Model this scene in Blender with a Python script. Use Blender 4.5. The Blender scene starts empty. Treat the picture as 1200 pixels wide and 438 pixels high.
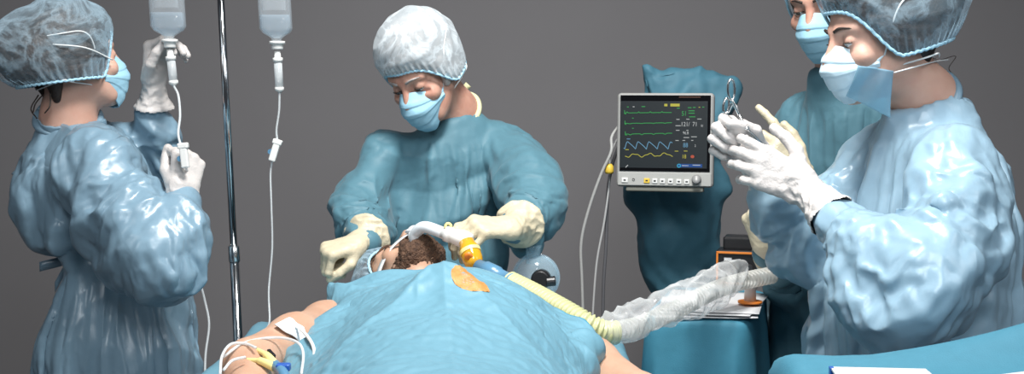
import bpy, math, random
import numpy as np
from mathutils import Vector, Matrix

# ------------------------------------------------------------------ camera, world, lights, exposure
S = bpy.context.scene
COL = S.collection
FPX, CX, CY, HZ = 1500.0, 600.0, 219.0, 100.0          # focal length in px of a 1200 px wide frame, centre, horizon row
CAMZ = 1.5
PITCH = math.atan((CY - HZ) / FPX)
cam = bpy.data.cameras.new('camera'); camo = bpy.data.objects.new('camera', cam); COL.objects.link(camo)
camo.location = (0, 0, CAMZ); camo.rotation_euler = (math.pi / 2 - PITCH, 0, 0)
cam.sensor_width = 36.0; cam.lens = 36.0 * FPX / 1200.0; cam.clip_start = 0.05
S.camera = camo

wd = bpy.data.worlds.new('world'); S.world = wd; wd.use_nodes = True
wd.node_tree.nodes['Background'].inputs[0].default_value = (0.80, 0.86, 1.0, 1)
wd.node_tree.nodes['Background'].inputs[1].default_value = 0.05

def area(name, loc, aim, size, power, col=(1, 1, 1), sy=None, spread=180):
    l = bpy.data.lights.new(name, 'AREA'); l.energy = power; l.size = size; l.color = col
    if sy: l.shape = 'RECTANGLE'; l.size_y = sy
    l.spread = math.radians(spread)
    o = bpy.data.objects.new(name, l); COL.objects.link(o); o.location = loc
    o.rotation_euler = (Vector(aim) - Vector(loc)).to_track_quat('-Z', 'Y').to_euler()
    return o
area('operating_light', (0.10, 1.75, 3.25), (0.02, 2.6, 1.0), 0.55, 49, (1.0, 0.99, 0.96), spread=130)
area('fill_front', (0.4, -0.2, 2.9), (0.1, 2.8, 1.2), 1.2, 18, (0.93, 0.97, 1.0), spread=110)  # added weak fill from the camera side, not a lamp of the room
area('fill_right', (2.5, 0.9, 2.7), (0.6, 2.5, 1.2), 0.9, 5, (0.93, 0.97, 1.0), spread=120)  # added fill that lifts the right side, no fixture stands there
area('fill_left', (-2.4, 0.9, 2.8), (-0.6, 2.8, 1.2), 0.9, 5, (0.93, 0.97, 1.0), spread=120)  # same kind of added fill for the left side, out of view
S.view_settings.view_transform = 'Standard'
S.view_settings.look = 'None'
S.view_settings.gamma = 1.0
S.view_settings.use_curve_mapping = False
S.view_settings.exposure = 0.0

# ------------------------------------------------------------------ small maths
def A(*v): return np.array(v, dtype=np.float64)
def nrm(v): v = np.asarray(v, float); return v / (np.linalg.norm(v) + 1e-12)
cp_, sp_ = math.cos(PITCH), math.sin(PITCH)
def W(px, py, Y):
    """world point seen at photo pixel (px,py) and standing Y metres away"""
    xc, yc = (px - CX) / FPX, (CY - py) / FPX
    d = A(xc, cp_ + yc * sp_, -sp_ + yc * cp_)
    return A(0, 0, CAMZ) + d * (Y / d[1])
def Rm(px, Y): return px * Y / FPX
def basis(f, up):
    """columns right, forward, up of a frame looking along f"""
    f = nrm(f); r = nrm(np.cross(f, up)); u = np.cross(r, f)
    return np.stack([r, f, u], 1)

_rng = np.random.RandomState(7)
_perm = np.concatenate([_rng.permutation(256)] * 3)
_grad = nrm(1) * 0 + _rng.normal(size=(256, 3)); _grad /= np.linalg.norm(_grad, axis=1)[:, None]
def perlin(P):
    P = np.asarray(P, float); I = np.floor(P).astype(int); f = P - I; I &= 255
    u = f * f * f * (f * (f * 6 - 15) + 10); out = 0
    for dx in (0, 1):
        for dy in (0, 1):
            for dz in (0, 1):
                h = _perm[_perm[_perm[I[:, 0] + dx] + I[:, 1] + dy] + I[:, 2] + dz]
                g = _grad[h]; w = f - A(dx, dy, dz)
                k = (u[:, 0] if dx else 1 - u[:, 0]) * (u[:, 1] if dy else 1 - u[:, 1]) * (u[:, 2] if dz else 1 - u[:, 2])
                out = out + k * (g * w).sum(1)
    return out * 1.5
def tri(x): return 4 * np.abs(x - np.floor(x + .5)) - 1
def crumple(P, freq, n=6, seed=0, warp=.35, stretch=None, sq=.35):
    """crisp creases between flat facets; stretch squeezes one direction so creases run along it"""
    r = np.random.RandomState(seed); out = 0
    Q = np.array(P, float)
    if stretch is not None:
        s = nrm(stretch); Q = Q - (Q @ s)[:, None] * s * (1 - sq)
    wv = np.stack([perlin(Q * freq * .45 + 11.3 * i + seed) for i in range(3)], 1) * warp / freq * 2
    Q = Q + wv
    for i in range(n):
        d = nrm(r.normal(size=3)); out = out + tri(Q @ d * freq * r.uniform(.6, 1.5) + r.uniform()) * r.uniform(.6, 1)
    return out / n
def ridged(P, freq, seed=0, stretch=None, sq=.3):
    Q = np.array(P, float)
    if stretch is not None:
        s = nrm(stretch); Q = Q - (Q @ s)[:, None] * s * (1 - sq)
    return 1 - 2 * np.abs(perlin(Q * freq + seed * 7.7)) * 1.6
def sstep(a, b, x):
    t = np.clip((x - a) / (b - a), 0, 1); return t * t * (3 - 2 * t)

# ------------------------------------------------------------------ mesh building
def mk(name, V, Fc, mat=None, parent=None, smooth=True, origin=None):
    V = np.asarray(V, float)
    me = bpy.data.meshes.new(name)
    o0 = A(0, 0, 0) if origin is None else np.asarray(origin, float)
    if isinstance(Fc, np.ndarray):
        n, k = Fc.shape
        me.vertices.add(len(V)); me.vertices.foreach_set('co', (V - o0).astype(np.float32).ravel())
        me.loops.add(n * k); me.loops.foreach_set('vertex_index', Fc.astype(np.int32).ravel())
        me.polygons.add(n); me.polygons.foreach_set('loop_start', np.arange(0, n * k, k, dtype=np.int32))
        me.update(calc_edges=True)
    else:
        me.from_pydata([tuple(v) for v in V - o0], [], [tuple(f) for f in Fc]); me.update()
    me.polygons.foreach_set('use_smooth', np.full(len(me.polygons), smooth, dtype=bool))
    o = bpy.data.objects.new(name, me); COL.objects.link(o)
    if mat:
        for m in (mat if isinstance(mat, (list, tuple)) else [mat]): me.materials.append(m)
    o.location = tuple(o0)
    if parent is not None:
        o.parent = parent; o.location = tuple(o0 - wpos(parent))
    return o
def wpos(o):
    p = A(0, 0, 0)
    while o is not None: p = p + A(*o.location); o = o.parent
    return p
def empty(name, loc):
    o = bpy.data.objects.new(name, None); COL.objects.link(o); o.location = tuple(loc); o.empty_display_size = .1
    return o
def tag(o, label=None, cat=None, group=None, kind=None):
    if label: o['label'] = label
    if cat: o['category'] = cat
    if group: o['group'] = group
    if kind: o['kind'] = kind
    return o

class MB:
    """collects shapes that become one mesh"""
    def __init__(s): s.V = []; s.F = []; s.n = 0
    def add(s, V, Fc):
        V = np.asarray(V, float); s.V.append(V); s.F += [tuple(int(i) + s.n for i in f) for f in Fc]; s.n += len(V); return s
    def build(s, name, mat, parent=None, smooth=False, origin=None, bevel=0, auto=None):
        o = mk(name, np.concatenate(s.V), s.F, mat, parent, smooth, origin)
        if bevel:
            b = o.modifiers.new('bevel', 'BEVEL'); b.width = bevel; b.segments = 3; b.limit_method = 'ANGLE'
        return o
    def box(s, c, size, R=None):
        h = np.asarray(size, float) / 2
        V = A(*[(x, y, z) for x in (-1, 1) for y in (-1, 1) for z in (-1, 1)]).reshape(-1, 3) * h
        if R is not None: V = V @ np.asarray(R).T
        return s.add(V + np.asarray(c), [(0, 1, 3, 2), (4, 6, 7, 5), (0, 4, 5, 1), (2, 3, 7, 6), (0, 2, 6, 4), (1, 5, 7, 3)])
    def tube(s, pts, r, n=12, caps=True): 
        V, Fc = tube_geo(pts, r, n, caps); return s.add(V, Fc)
    def lathe(s, prof, c, R=None, n=32):
        """prof: (radius, height) pairs round the local z axis"""
        V = []; Fc = []
        for r, z in prof:
            for k in range(n):
                a = 2 * math.pi * k / n; V.append((r * math.cos(a), r * math.sin(a), z))
        for i in range(len(prof) - 1):
            for k in range(n):
                Fc.append((i * n + k, i * n + (k + 1) % n, (i + 1) * n + (k + 1) % n, (i + 1) * n + k))
        Fc.append(tuple(range(n))[::-1]); Fc.append(tuple((len(prof) - 1) * n + k for k in range(n)))
        V = np.array(V)
        if R is not None: V = V @ np.asarray(R).T
        return s.add(V + np.asarray(c), Fc)

def catmull(P, m=10):
    P = np.asarray(P, float); Q = np.vstack([2 * P[0] - P[1], P, 2 * P[-1] - P[-2]]); out = []
    for i in range(1, len(Q) - 2):
        for t in np.arange(m) / m:
            a, b, c, d = Q[i - 1], Q[i], Q[i + 1], Q[i + 2]
            out.append(.5 * ((2 * b) + (c - a) * t + (2 * a - 5 * b + 4 * c - d) * t * t + (3 * b - a - 3 * c + d) * t ** 3))
    out.append(P[-1]); return np.array(out)
def resample(P, step):
    L = np.concatenate([[0], np.cumsum(np.linalg.norm(np.diff(P, axis=0), axis=1))])
    n = max(2, int(L[-1] / step) + 1); t = np.linspace(0, L[-1], n)
    return np.stack([np.interp(t, L, P[:, k]) for k in range(P.shape[1])], 1), t
def tube_geo(P, r, n=12, caps=True):
    P = np.asarray(P, float); m = len(P); r = np.broadcast_to(np.asarray(r, float), (m,)) if np.ndim(r) < 2 else r
    T = np.gradient(P, axis=0); T /= np.linalg.norm(T, axis=1)[:, None] + 1e-12
    u = nrm(np.cross(T[0], A(.3, .5, .8))); V = []
    a = 2 * np.pi * np.arange(n) / n
    for i in range(m):
        u = nrm(u - T[i] * (u @ T[i])); w = np.cross(T[i], u)
        V.append(P[i] + (np.cos(a)[:, None] * u + np.sin(a)[:, None] * w) * (r[i] if np.ndim(r[i]) == 0 else np.asarray(r[i])[:, None]))
    V = np.concatenate(V); Fc = []
    for i in range(m - 1):
        for k in range(n):
            Fc.append((i * n + k, i * n + (k + 1) % n, (i + 1) * n + (k + 1) % n, (i + 1) * n + k))
    if caps: Fc.append(tuple(range(n))[::-1]); Fc.append(tuple((m - 1) * n + k for k in range(n)))
    return V, Fc
def tube(name, pts, r, mat, parent=None, n=12, m=10, smooth=True, origin=None, raw=False):
    P = np.asarray(pts, float) if raw else catmull(pts, m)
    V, Fc = tube_geo(P, r, n); return mk(name, V, Fc, mat, parent, smooth, origin)
def corrugated(pts, r, pitch, depth, n=20, m=14):
    P, t = resample(catmull(pts, m), pitch / 6)
    rr = r + depth * np.clip(np.cos(2 * np.pi * t / pitch) * 1.4, -1, 1)
    return tube_geo(P, rr, n)
def grid_faces(nu, nv, wrap=False):
    i, j = np.meshgrid(np.arange(nu if wrap else nu - 1), np.arange(nv - 1), indexing='ij'); i = i.ravel(); j = j.ravel(); i2 = (i + 1) % nu
    return np.stack([i * nv + j, i2 * nv + j, i2 * nv + j + 1, i * nv + j + 1], 1)

# ------------------------------------------------------------------ implicit bodies: smooth unions of tapered shapes turned into one surface
def axis(lo, hi, h, fine=None, hf=None):
    if fine is None: return np.arange(lo, hi + h, h)
    a, b = max(lo, fine[0]), min(hi, fine[1])
    return np.concatenate([np.arange(lo, a - h * .3, h), np.arange(a, b, hf), np.arange(b, hi + h, h)])
class Field:
    def __init__(s, lo, hi, h, fine=None, hf=None):
        s.ax = [axis(lo[k], hi[k], h, None if fine is None else (fine[0][k], fine[1][k]), hf) for k in range(3)]
        s.D = np.full([len(a) for a in s.ax], 1.0, np.float32)
    def win(s, lo, hi):
        sl = []
        for k in range(3):
            i0 = max(0, np.searchsorted(s.ax[k], lo[k]) - 1); i1 = min(len(s.ax[k]), np.searchsorted(s.ax[k], hi[k]) + 1)
            if i1 <= i0: return None, None
            sl.append(slice(i0, i1))
        sl = tuple(sl)
        X, Y, Z = np.meshgrid(*[s.ax[k][sl[k]] for k in range(3)], indexing='ij')
        return sl, np.stack([X, Y, Z], -1)
    def mix(s, sl, d, k, sub=False):
        a = s.D[sl]; d = d.astype(np.float32)
        if sub:
            d = -d; h = np.clip(.5 + .5 * (d - a) / k, 0, 1); s.D[sl] = a * (1 - h) + d * h + k * h * (1 - h)
        else:
            h = np.clip(.5 + .5 * (a - d) / k, 0, 1); s.D[sl] = a * (1 - h) + d * h - k * h * (1 - h)
    def cap(s, p0, r0, p1, r1, k=.02, sub=False, flat=None):
        """tapered capsule; flat = (direction, ratio) squashes the section along a direction"""
        p0 = np.asarray(p0, float); p1 = np.asarray(p1, float); m = max(r0, r1) + k + .03
        if flat is not None: m = m * max(1, flat[1])
        sl, P = s.win(np.minimum(p0, p1) - m, np.maximum(p0, p1) + m)
        if sl is None: return s
        q = P - p0; ab = p1 - p0
        if flat is not None:
            fd = nrm(flat[0]); c = (1 / flat[1] - 1)
            q = q + (q @ fd)[..., None] * fd * c; ab = ab + (ab @ fd) * fd * c
        t = np.clip((q @ ab) / (ab @ ab + 1e-12), 0, 1)
        d = np.linalg.norm(q - t[..., None] * ab, axis=-1) - (r0 + (r1 - r0) * t)
        if flat is not None: d = d * min(1, flat[1])
        s.mix(sl, d, k, sub); return s
    def chain(s, pts, k=.02, flat=None):
        for (p, r), (q, r2) in zip(pts[:-1], pts[1:]): s.cap(p, r, q, r2, k, flat=flat)
        return s
    def ell(s, c, rad, R=None, k=.02, sub=False):
        c = np.asarray(c, float); rad = np.asarray(rad, float); m = rad.max() + k + .03
        sl, P = s.win(c - m, c + m)
        if sl is None: return s
        q = P - c
        if R is not None: q = q @ np.asarray(R)
        k0 = np.linalg.norm(q / rad, axis=-1); k1 = np.linalg.norm(q / rad ** 2, axis=-1)
        d = np.where(k1 > 1e-9, k0 * (k0 - 1) / np.maximum(k1, 1e-9), -rad.min())
        s.mix(sl, d, k, sub); return s
    def mesh(s, smooth=1):
        D = s.D; nx, ny, nz = D.shape; I = D < 0
        c = [I[a:nx - 1 + a, b:ny - 1 + b, e:nz - 1 + e] for a in (0, 1) for b in (0, 1) for e in (0, 1)]
        cnt = sum(x.astype(np.int8) for x in c); act = (cnt > 0) & (cnt < 8)
        i, j, k = np.nonzero(act); idx = -np.ones(act.shape, np.int64); idx[i, j, k] = np.arange(len(i))
        corners = [(a, b, e) for a in (0, 1) for b in (0, 1) for e in (0, 1)]
        val = {q: D[i + q[0], j + q[1], k + q[2]] for q in corners}
        pos = {q: np.stack([s.ax[0][i + q[0]], s.ax[1][j + q[1]], s.ax[2][k + q[2]]], 1) for q in corners}
        acc = np.zeros((len(i), 3)); num = np.zeros(len(i))
        for q in corners:
            for ax in range(3):
                if q[ax] == 0:
                    w = list(q); w[ax] = 1; w = tuple(w)
                    a, b = val[q], val[w]; x = (a < 0) != (b < 0)
                    t = np.where(x, a / np.where(x, a - b, 1), 0)[:, None]
                    acc += np.where(x[:, None], pos[q] + (pos[w] - pos[q]) * t, 0); num += x
        V = acc / num[:, None]; Fc = []
        for ax in range(3):
            b, e = [(1, 2), (2, 0), (0, 1)][ax]
            s0 = [slice(1, -1)] * 3; s1 = [slice(1, -1)] * 3; s0[ax] = slice(0, -1); s1[ax] = slice(1, None)
            P0, P1 = I[tuple(s0)], I[tuple(s1)]
            for fl in (0, 1):
                q = np.nonzero((P0 & ~P1) if fl == 0 else (~P0 & P1)); q = [q[t] + (0 if t == ax else 1) for t in range(3)]
                def cell(db, de):
                    z = list(q); z[b] = z[b] - db; z[e] = z[e] - de; return idx[z[0], z[1], z[2]]
                f = [cell(1, 1), cell(0, 1), cell(0, 0), cell(1, 0)]
                Fc.append(np.stack(f if fl == 0 else f[::-1], 1))
        Fc = np.concatenate(Fc); Fc = Fc[(Fc >= 0).all(1)]
        for _ in range(smooth): V = relax(V, Fc, .5)
        return V, Fc
def relax(V, Fc, w=.5, mask=None):
    n = len(V); a = np.concatenate([Fc[:, i] for i in range(4)]); b = np.concatenate([Fc[:, (i + 1) % 4] for i in range(4)])
    s = np.stack([np.bincount(a, V[b, k], n) + np.bincount(b, V[a, k], n) for k in range(3)], 1)
    c = np.bincount(a, minlength=n) + np.bincount(b, minlength=n)
    M = s / np.maximum(c, 1)[:, None]
    ww = w if mask is None else w * mask[:, None]
    return V + (M - V) * ww
def normals(V, Fc):
    N = np.cross(V[Fc[:, 2]] - V[Fc[:, 0]], V[Fc[:, 3]] - V[Fc[:, 1]])
    out = np.stack([sum(np.bincount(Fc[:, i], N[:, k], len(V)) for i in range(4)) for k in range(3)], 1)
    return out / (np.linalg.norm(out, axis=1)[:, None] + 1e-12)
def seg_info(V, p0, p1):
    ab = p1 - p0; t = np.clip(((V - p0) @ ab) / (ab @ ab), 0, 1); q = V - p0 - t[:, None] * ab
    return t, np.linalg.norm(q, axis=1), q
SIMF = 38
# ------------------------------------------------------------------ materials
def newmat(name):
    m = bpy.data.materials.new(name); m.use_nodes = True; nt = m.node_tree
    return m, nt, nt.nodes['Principled BSDF'], nt.nodes['Material Output']
def nd(nt, t, **kw):
    n = nt.nodes.new(t)
    for k, v in kw.items():
        if k.startswith('i_'):
            n.inputs[k[2:].replace('_', ' ')].default_value = v
        else: setattr(n, k, v)
    return n
def plain(name, col, rough=.5, metal=0, spec=.5, sss=0, coat=0, emit=None, es=1, alpha=1, trans=0):
    m, nt, b, o = newmat(name)
    b.inputs['Base Color'].default_value = (*col, 1); b.inputs['Roughness'].default_value = rough
    b.inputs['Metallic'].default_value = metal; b.inputs['Specular IOR Level'].default_value = spec
    b.inputs['Coat Weight'].default_value = coat; b.inputs['Alpha'].default_value = alpha
    b.inputs['Transmission Weight'].default_value = trans
    if sss:
        b.inputs['Subsurface Weight'].default_value = sss; b.inputs['Subsurface Radius'].default_value = (.012, .005, .003)
        b.inputs['Subsurface Scale'].default_value = .6
    if emit: b.inputs['Emission Color'].default_value = (*emit, 1); b.inputs['Emission Strength'].default_value = es
    return m
def mottled(name, c1, c2, scale, rough=.6, spec=.4, bump=0, bscale=200, sss=0, detail=4, bdist=.002):
    m, nt, b, o = newmat(name); L = nt.links
    tc = nd(nt, 'ShaderNodeTexCoord'); n = nd(nt, 'ShaderNodeTexNoise', i_Scale=scale, i_Detail=detail)
    L.new(tc.outputs['Object'], n.inputs['Vector'])
    r = nd(nt, 'ShaderNodeMixRGB'); r.inputs[1].default_value = (*c1, 1); r.inputs[2].default_value = (*c2, 1)
    mr = nd(nt, 'ShaderNodeMapRange'); mr.inputs[1].default_value = .35; mr.inputs[2].default_value = .65
    L.new(n.outputs[0], mr.inputs[0]); L.new(mr.outputs[0], r.inputs[0]); L.new(r.outputs[0], b.inputs['Base Color'])
    b.inputs['Roughness'].default_value = rough; b.inputs['Specular IOR Level'].default_value = spec
    if sss:
        b.inputs['Subsurface Weight'].default_value = sss; b.inputs['Subsurface Radius'].default_value = (.012, .005, .003); b.inputs['Subsurface Scale'].default_value = .6
    if bump:
        n2 = nd(nt, 'ShaderNodeTexNoise', i_Scale=bscale, i_Detail=2); L.new(tc.outputs['Object'], n2.inputs['Vector'])
        bp = nd(nt, 'ShaderNodeBump'); bp.inputs['Strength'].default_value = bump; bp.inputs['Distance'].default_value = bdist
        L.new(n2.outputs[0], bp.inputs['Height']); L.new(bp.outputs[0], b.inputs['Normal'])
    return m
def cloth(name, col, rough=.65, spec=.3, crease=.5, cs=9, dist=.012, weave=.15, coat=0, sheen=.0, alpha=1, trl=0, stretch=(1, 1, 1), light=1.18):
    """creased sheet material: folds from two stretched crease textures, a fine fibre texture on top"""
    m, nt, b, o = newmat(name); L = nt.links
    tc = nd(nt, 'ShaderNodeTexCoord'); mp = nd(nt, 'ShaderNodeMapping'); mp.inputs['Scale'].default_value = stretch
    L.new(tc.outputs['Object'], mp.inputs[0])
    wn = nd(nt, 'ShaderNodeTexNoise', i_Scale=cs * .7, i_Detail=3); L.new(mp.outputs[0], wn.inputs['Vector'])
    add = nd(nt, 'ShaderNodeVectorMath', operation='MULTIPLY_ADD'); add.inputs[1].default_value = (.16,) * 3
    L.new(wn.outputs['Color'], add.inputs[0]); L.new(mp.outputs[0], add.inputs[2])
    v1 = nd(nt, 'ShaderNodeTexVoronoi', i_Scale=cs, distance='MANHATTAN'); v2 = nd(nt, 'ShaderNodeTexVoronoi', i_Scale=cs * 2.3, distance='MANHATTAN')
    for v in (v1, v2): L.new(add.outputs[0], v.inputs['Vector'])
    s = nd(nt, 'ShaderNodeMath', operation='MULTIPLY_ADD'); s.inputs[1].default_value = .4
    L.new(v2.outputs['Distance'], s.inputs[0]); L.new(v1.outputs['Distance'], s.inputs[2])
    bp = nd(nt, 'ShaderNodeBump'); bp.inputs['Strength'].default_value = crease; bp.inputs['Distance'].default_value = dist
    L.new(s.outputs[0], bp.inputs['Height'])
    fn = nd(nt, 'ShaderNodeTexNoise', i_Scale=420, i_Detail=2); L.new(tc.outputs['Object'], fn.inputs['Vector'])
    b2 = nd(nt, 'ShaderNodeBump'); b2.inputs['Strength'].default_value = weave; b2.inputs['Distance'].default_value = .001
    L.new(fn.outputs[0], b2.inputs['Height']); L.new(bp.outputs[0], b2.inputs['Normal']); L.new(b2.outputs[0], b.inputs['Normal'])
    fn2 = nd(nt, 'ShaderNodeTexNoise', i_Scale=60, i_Detail=6); L.new(tc.outputs['Object'], fn2.inputs['Vector'])
    mx = nd(nt, 'ShaderNodeMixRGB'); mx.inputs[1].default_value = (*[c / light ** .5 for c in col], 1); mx.inputs[2].default_value = (*[min(1, c * light ** .5) for c in col], 1)
    L.new(fn2.outputs[0], mx.inputs[0]); L.new(mx.outputs[0], b.inputs['Base Color'])
    b.inputs['Roughness'].default_value = rough; b.inputs['Specular IOR Level'].default_value = spec
    b.inputs['Coat Weight'].default_value = coat; b.inputs['Coat Roughness'].default_value = .28
    b.inputs['Sheen Weight'].default_value = sheen; b.inputs['Alpha'].default_value = alpha
    if trl:
        t = nd(nt, 'ShaderNodeBsdfTranslucent'); L.new(mx.outputs[0], t.inputs[0]); L.new(b2.outputs[0], t.inputs['Normal'])
        ms = nd(nt, 'ShaderNodeMixShader'); ms.inputs[0].default_value = trl
        L.new(b.outputs[0], ms.inputs[1]); L.new(t.outputs[0], ms.inputs[2]); L.new(ms.outputs[0], o.inputs[0])
    return m
def netcap(name, col, lo, hi, scale=16, streak=(.2, .35, 2.6)):
    """bouffant cap film: see-through fleece with denser streaks of fibre"""
    m, nt, b, o = newmat(name); L = nt.links
    tc = nd(nt, 'ShaderNodeTexCoord'); mp = nd(nt, 'ShaderNodeMapping'); mp.inputs['Scale'].default_value = (1, 1, 1)
    L.new(tc.outputs['Object'], mp.inputs[0])
    w = nd(nt, 'ShaderNodeTexNoise', i_Scale=scale, i_Detail=6, i_Roughness=.62, i_Distortion=.7); L.new(mp.outputs[0], w.inputs['Vector'])
    a = nd(nt, 'ShaderNodeMath', operation='SUBTRACT'); a.inputs[1].default_value = .5; L.new(w.outputs[0], a.inputs[0])
    ab = nd(nt, 'ShaderNodeMath', operation='ABSOLUTE'); L.new(a.outputs[0], ab.inputs[0])
    mr = nd(nt, 'ShaderNodeMapRange'); mr.inputs[1].default_value = 0; mr.inputs[2].default_value = .08; mr.inputs[3].default_value = hi; mr.inputs[4].default_value = lo
    L.new(ab.outputs[0], mr.inputs[0])
    lw = nd(nt, 'ShaderNodeLayerWeight'); lw.inputs[0].default_value = .45
    mm = nd(nt, 'ShaderNodeMath', operation='MULTIPLY_ADD'); mm.inputs[1].default_value = .38; mm.use_clamp = True
    L.new(lw.outputs['Facing'], mm.inputs[0]); L.new(mr.outputs[0], mm.inputs[2])
    b.inputs['Base Color'].default_value = (*col, 1); b.inputs['Roughness'].default_value = .6
    L.new(mm.outputs[0], b.inputs['Alpha'])
    bp = nd(nt, 'ShaderNodeBump'); bp.inputs['Strength'].default_value = .4; bp.inputs['Distance'].default_value = .004
    L.new(w.outputs[0], bp.inputs['Height']); L.new(bp.outputs[0], b.inputs['Normal'])
    return m
def clear(name, col=(.9, .95, 1), alpha=.25, rough=.1, spec=.6, bump=0, bscale=40):
    m, nt, b, o = newmat(name); L = nt.links
    b.inputs['Base Color'].default_value = (*col, 1); b.inputs['Roughness'].default_value = rough; b.inputs['Specular IOR Level'].default_value = spec
    lw = nd(nt, 'ShaderNodeLayerWeight'); lw.inputs[0].default_value = .35
    mm = nd(nt, 'ShaderNodeMath', operation='MULTIPLY_ADD'); mm.inputs[1].default_value = .4; mm.inputs[2].default_value = alpha; mm.use_clamp = True
    L.new(lw.outputs['Facing'], mm.inputs[0]); L.new(mm.outputs[0], b.inputs['Alpha'])
    if bump:
        tc = nd(nt, 'ShaderNodeTexCoord'); n = nd(nt, 'ShaderNodeTexVoronoi', i_Scale=bscale); L.new(tc.outputs['Object'], n.inputs['Vector'])
        bp = nd(nt, 'ShaderNodeBump'); bp.inputs['Strength'].default_value = bump; bp.inputs['Distance'].default_value = .006
        L.new(n.outputs['Distance'], bp.inputs['Height']); L.new(bp.outputs[0], b.inputs['Normal'])
    return m

M = {}
M['wall'] = mottled('wall paint', (.258, .249, .257), (.266, .257, .265), 3, rough=.85, spec=.2)
M['floor'] = mottled('floor vinyl', (.16, .16, .165), (.19, .19, .195), 5, rough=.5)
M['skin'] = mottled('skin fair', (.66, .41, .32), (.60, .34, .26), 22, rough=.5, sss=.15, bump=.12, bscale=350)
M['skin_old'] = mottled('skin ruddy', (.58, .33, .25), (.50, .25, .185), 26, rough=.5, sss=.12, bump=.35, bscale=160)
M['skin_tan'] = mottled('skin patient', (.54, .34, .24), (.48, .28, .19), 18, rough=.5, sss=.12, bump=.15, bscale=300)
M['gown_teal'] = cloth('surgical gown teal fabric', (.088, .205, .260), rough=.55, spec=.35, crease=.4, cs=5, dist=.012, weave=.2, sheen=.1)
M['gown_pale'] = cloth('isolation gown pale blue film', (.335, .505, .63), rough=.33, spec=.55, crease=.4, cs=6, dist=.012, weave=.03, coat=.35, stretch=(1, 1, .55), trl=.12)
M['gown_mid'] = cloth('isolation gown blue film', (.225, .355, .455), rough=.33, spec=.55, crease=.4, cs=6, dist=.012, weave=.03, coat=.35, stretch=(1, 1, .55), trl=.10)
M['drape'] = cloth('surgical drape blue', (.145, .315, .405), rough=.45, spec=.5, crease=.25, cs=4, dist=.012, weave=.25)
M['drape_deep'] = cloth('equipment drape blue', (.070, .195, .265), rough=.6, spec=.3, crease=.22, cs=6, dist=.012, weave=.2)
M['cloth_front'] = cloth('instrument cloth blue', (.06, .22, .31), rough=.65, spec=.3, crease=.15, cs=5, dist=.01, weave=.4)
M['sheet'] = cloth('table sheet blue', (.060, .245, .35), rough=.6, spec=.3, crease=.2, cs=5, dist=.01, weave=.3)
M['trim_yellow'] = cloth('collar binding', (.72, .70, .42), rough=.7, crease=.1)
M['glove_white'] = cloth('latex glove white', (.62, .58, .56), rough=.42, spec=.45, crease=.22, cs=60, dist=.0025, weave=.05)
M['glove_cream'] = cloth('latex glove cream', (.62, .545, .39), rough=.42, spec=.45, crease=.22, cs=60, dist=.0025, weave=.05)
M['cap_blue'] = netcap('bouffant cap blue film', (.50, .70, .84), .06, .27, 11)
M['cap_white'] = netcap('bouffant cap white film', (.62, .68, .72), .42, .80, 13)
M['cap_band'] = cloth('cap elastic', (.42, .70, .86), rough=.7, crease=.4, cs=60, dist=.003)
M['mask'] = cloth('face mask blue', (.36, .63, .78), rough=.6, spec=.3, crease=.1, cs=30, dist=.002, weave=.25)
M['mask_white'] = cloth('face mask pale', (.62, .80, .90), rough=.6, spec=.3, crease=.12, cs=30, dist=.002, weave=.25)
M['mask_flap'] = cloth('face mask film', (.27, .52, .68), rough=.6, spec=.3, crease=.15, cs=30, dist=.002, weave=.2, alpha=.6)
M['strap'] = plain('elastic cord', (.78, .80, .80), .7)
M['hair_dark'] = mottled('hair dark brown', (.020, .014, .012), (.045, .03, .024), 30, rough=.5, bump=.8, bscale=180)
M['hair_grey'] = mottled('hair grey', (.50, .46, .44), (.28, .25, .24), 60, rough=.6, bump=.8, bscale=240)
M['hair_brown'] = mottled('beard brown', (.055, .028, .017), (.14, .075, .045), 90, rough=.7, bump=1, bscale=300, bdist=.006)
M['eye'] = plain('eye white', (.75, .72, .70), .2)
M['iris'] = plain('eye iris', (.06, .04, .03), .15)
M['chrome'] = plain('polished steel', (.62, .64, .66), .12, metal=1)
M['steel'] = plain('instrument steel', (.72, .72, .72), .22, metal=1)
M['white_plastic'] = plain('white plastic', (.80, .80, .78), .35)
M['black_plastic'] = plain('black plastic', (.012, .012, .014), .35)
M['dark_rubber'] = plain('dark rubber', (.03, .03, .033), .6)
M['yellow'] = plain('yellow plastic', (.80, .55, .07), .4)
M['pale_yellow'] = plain('pale yellow plastic', (.85, .75, .30), .4)
M['orange'] = plain('orange plastic', (.75, .22, .03), .45)
M['blue_plastic'] = plain('blue plastic', (.10, .24, .38), .3)
M['royal'] = plain('royal blue plastic', (.02, .10, .42), .35)
M['bag'] = clear('infusion bottle plastic', (.70, .78, .84), .16, .28)
M['liquid'] = clear('infusion liquid', (.55, .70, .82), .20, .08)
M['tubing'] = clear('clear tubing', (.80, .84, .86), .48, .2)
M['amber'] = plain('amber plastic', (.80, .42, .02), .12, alpha=.82, coat=.5)
M['hose_white'] = plain('milky tube', (.80, .84, .87), .35, alpha=.9)
M['hose_yellow'] = plain('pale yellow corrugated hose', (.56, .57, .31), .35, alpha=.96)
M['hose_clear'] = clear('clear corrugated hose', (.72, .72, .68), .34, .25)
M['film'] = clear('crumpled clear film', (.90, .92, .93), .19, .12, 1.0, bump=.6, bscale=38)
M['maskdome'] = clear('clear dome', (.50, .72, .85), .22, .08, .7)
M['paper'] = mottled('white paper', (.62, .62, .63), (.58, .58, .60), 4, rough=.8)
M['tape'] = cloth('white dressing tape', (.85, .86, .88), rough=.7, crease=.3, cs=40, dist=.003)
M['iodine'] = mottled('iodine stained skin', (.62, .30, .10), (.48, .19, .05), 55, rough=.5)
M['shoe'] = plain('clog white', (.6, .62, .64), .5)
M['trouser'] = cloth('scrub trousers', (.06, .2, .3), crease=.3)
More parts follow.
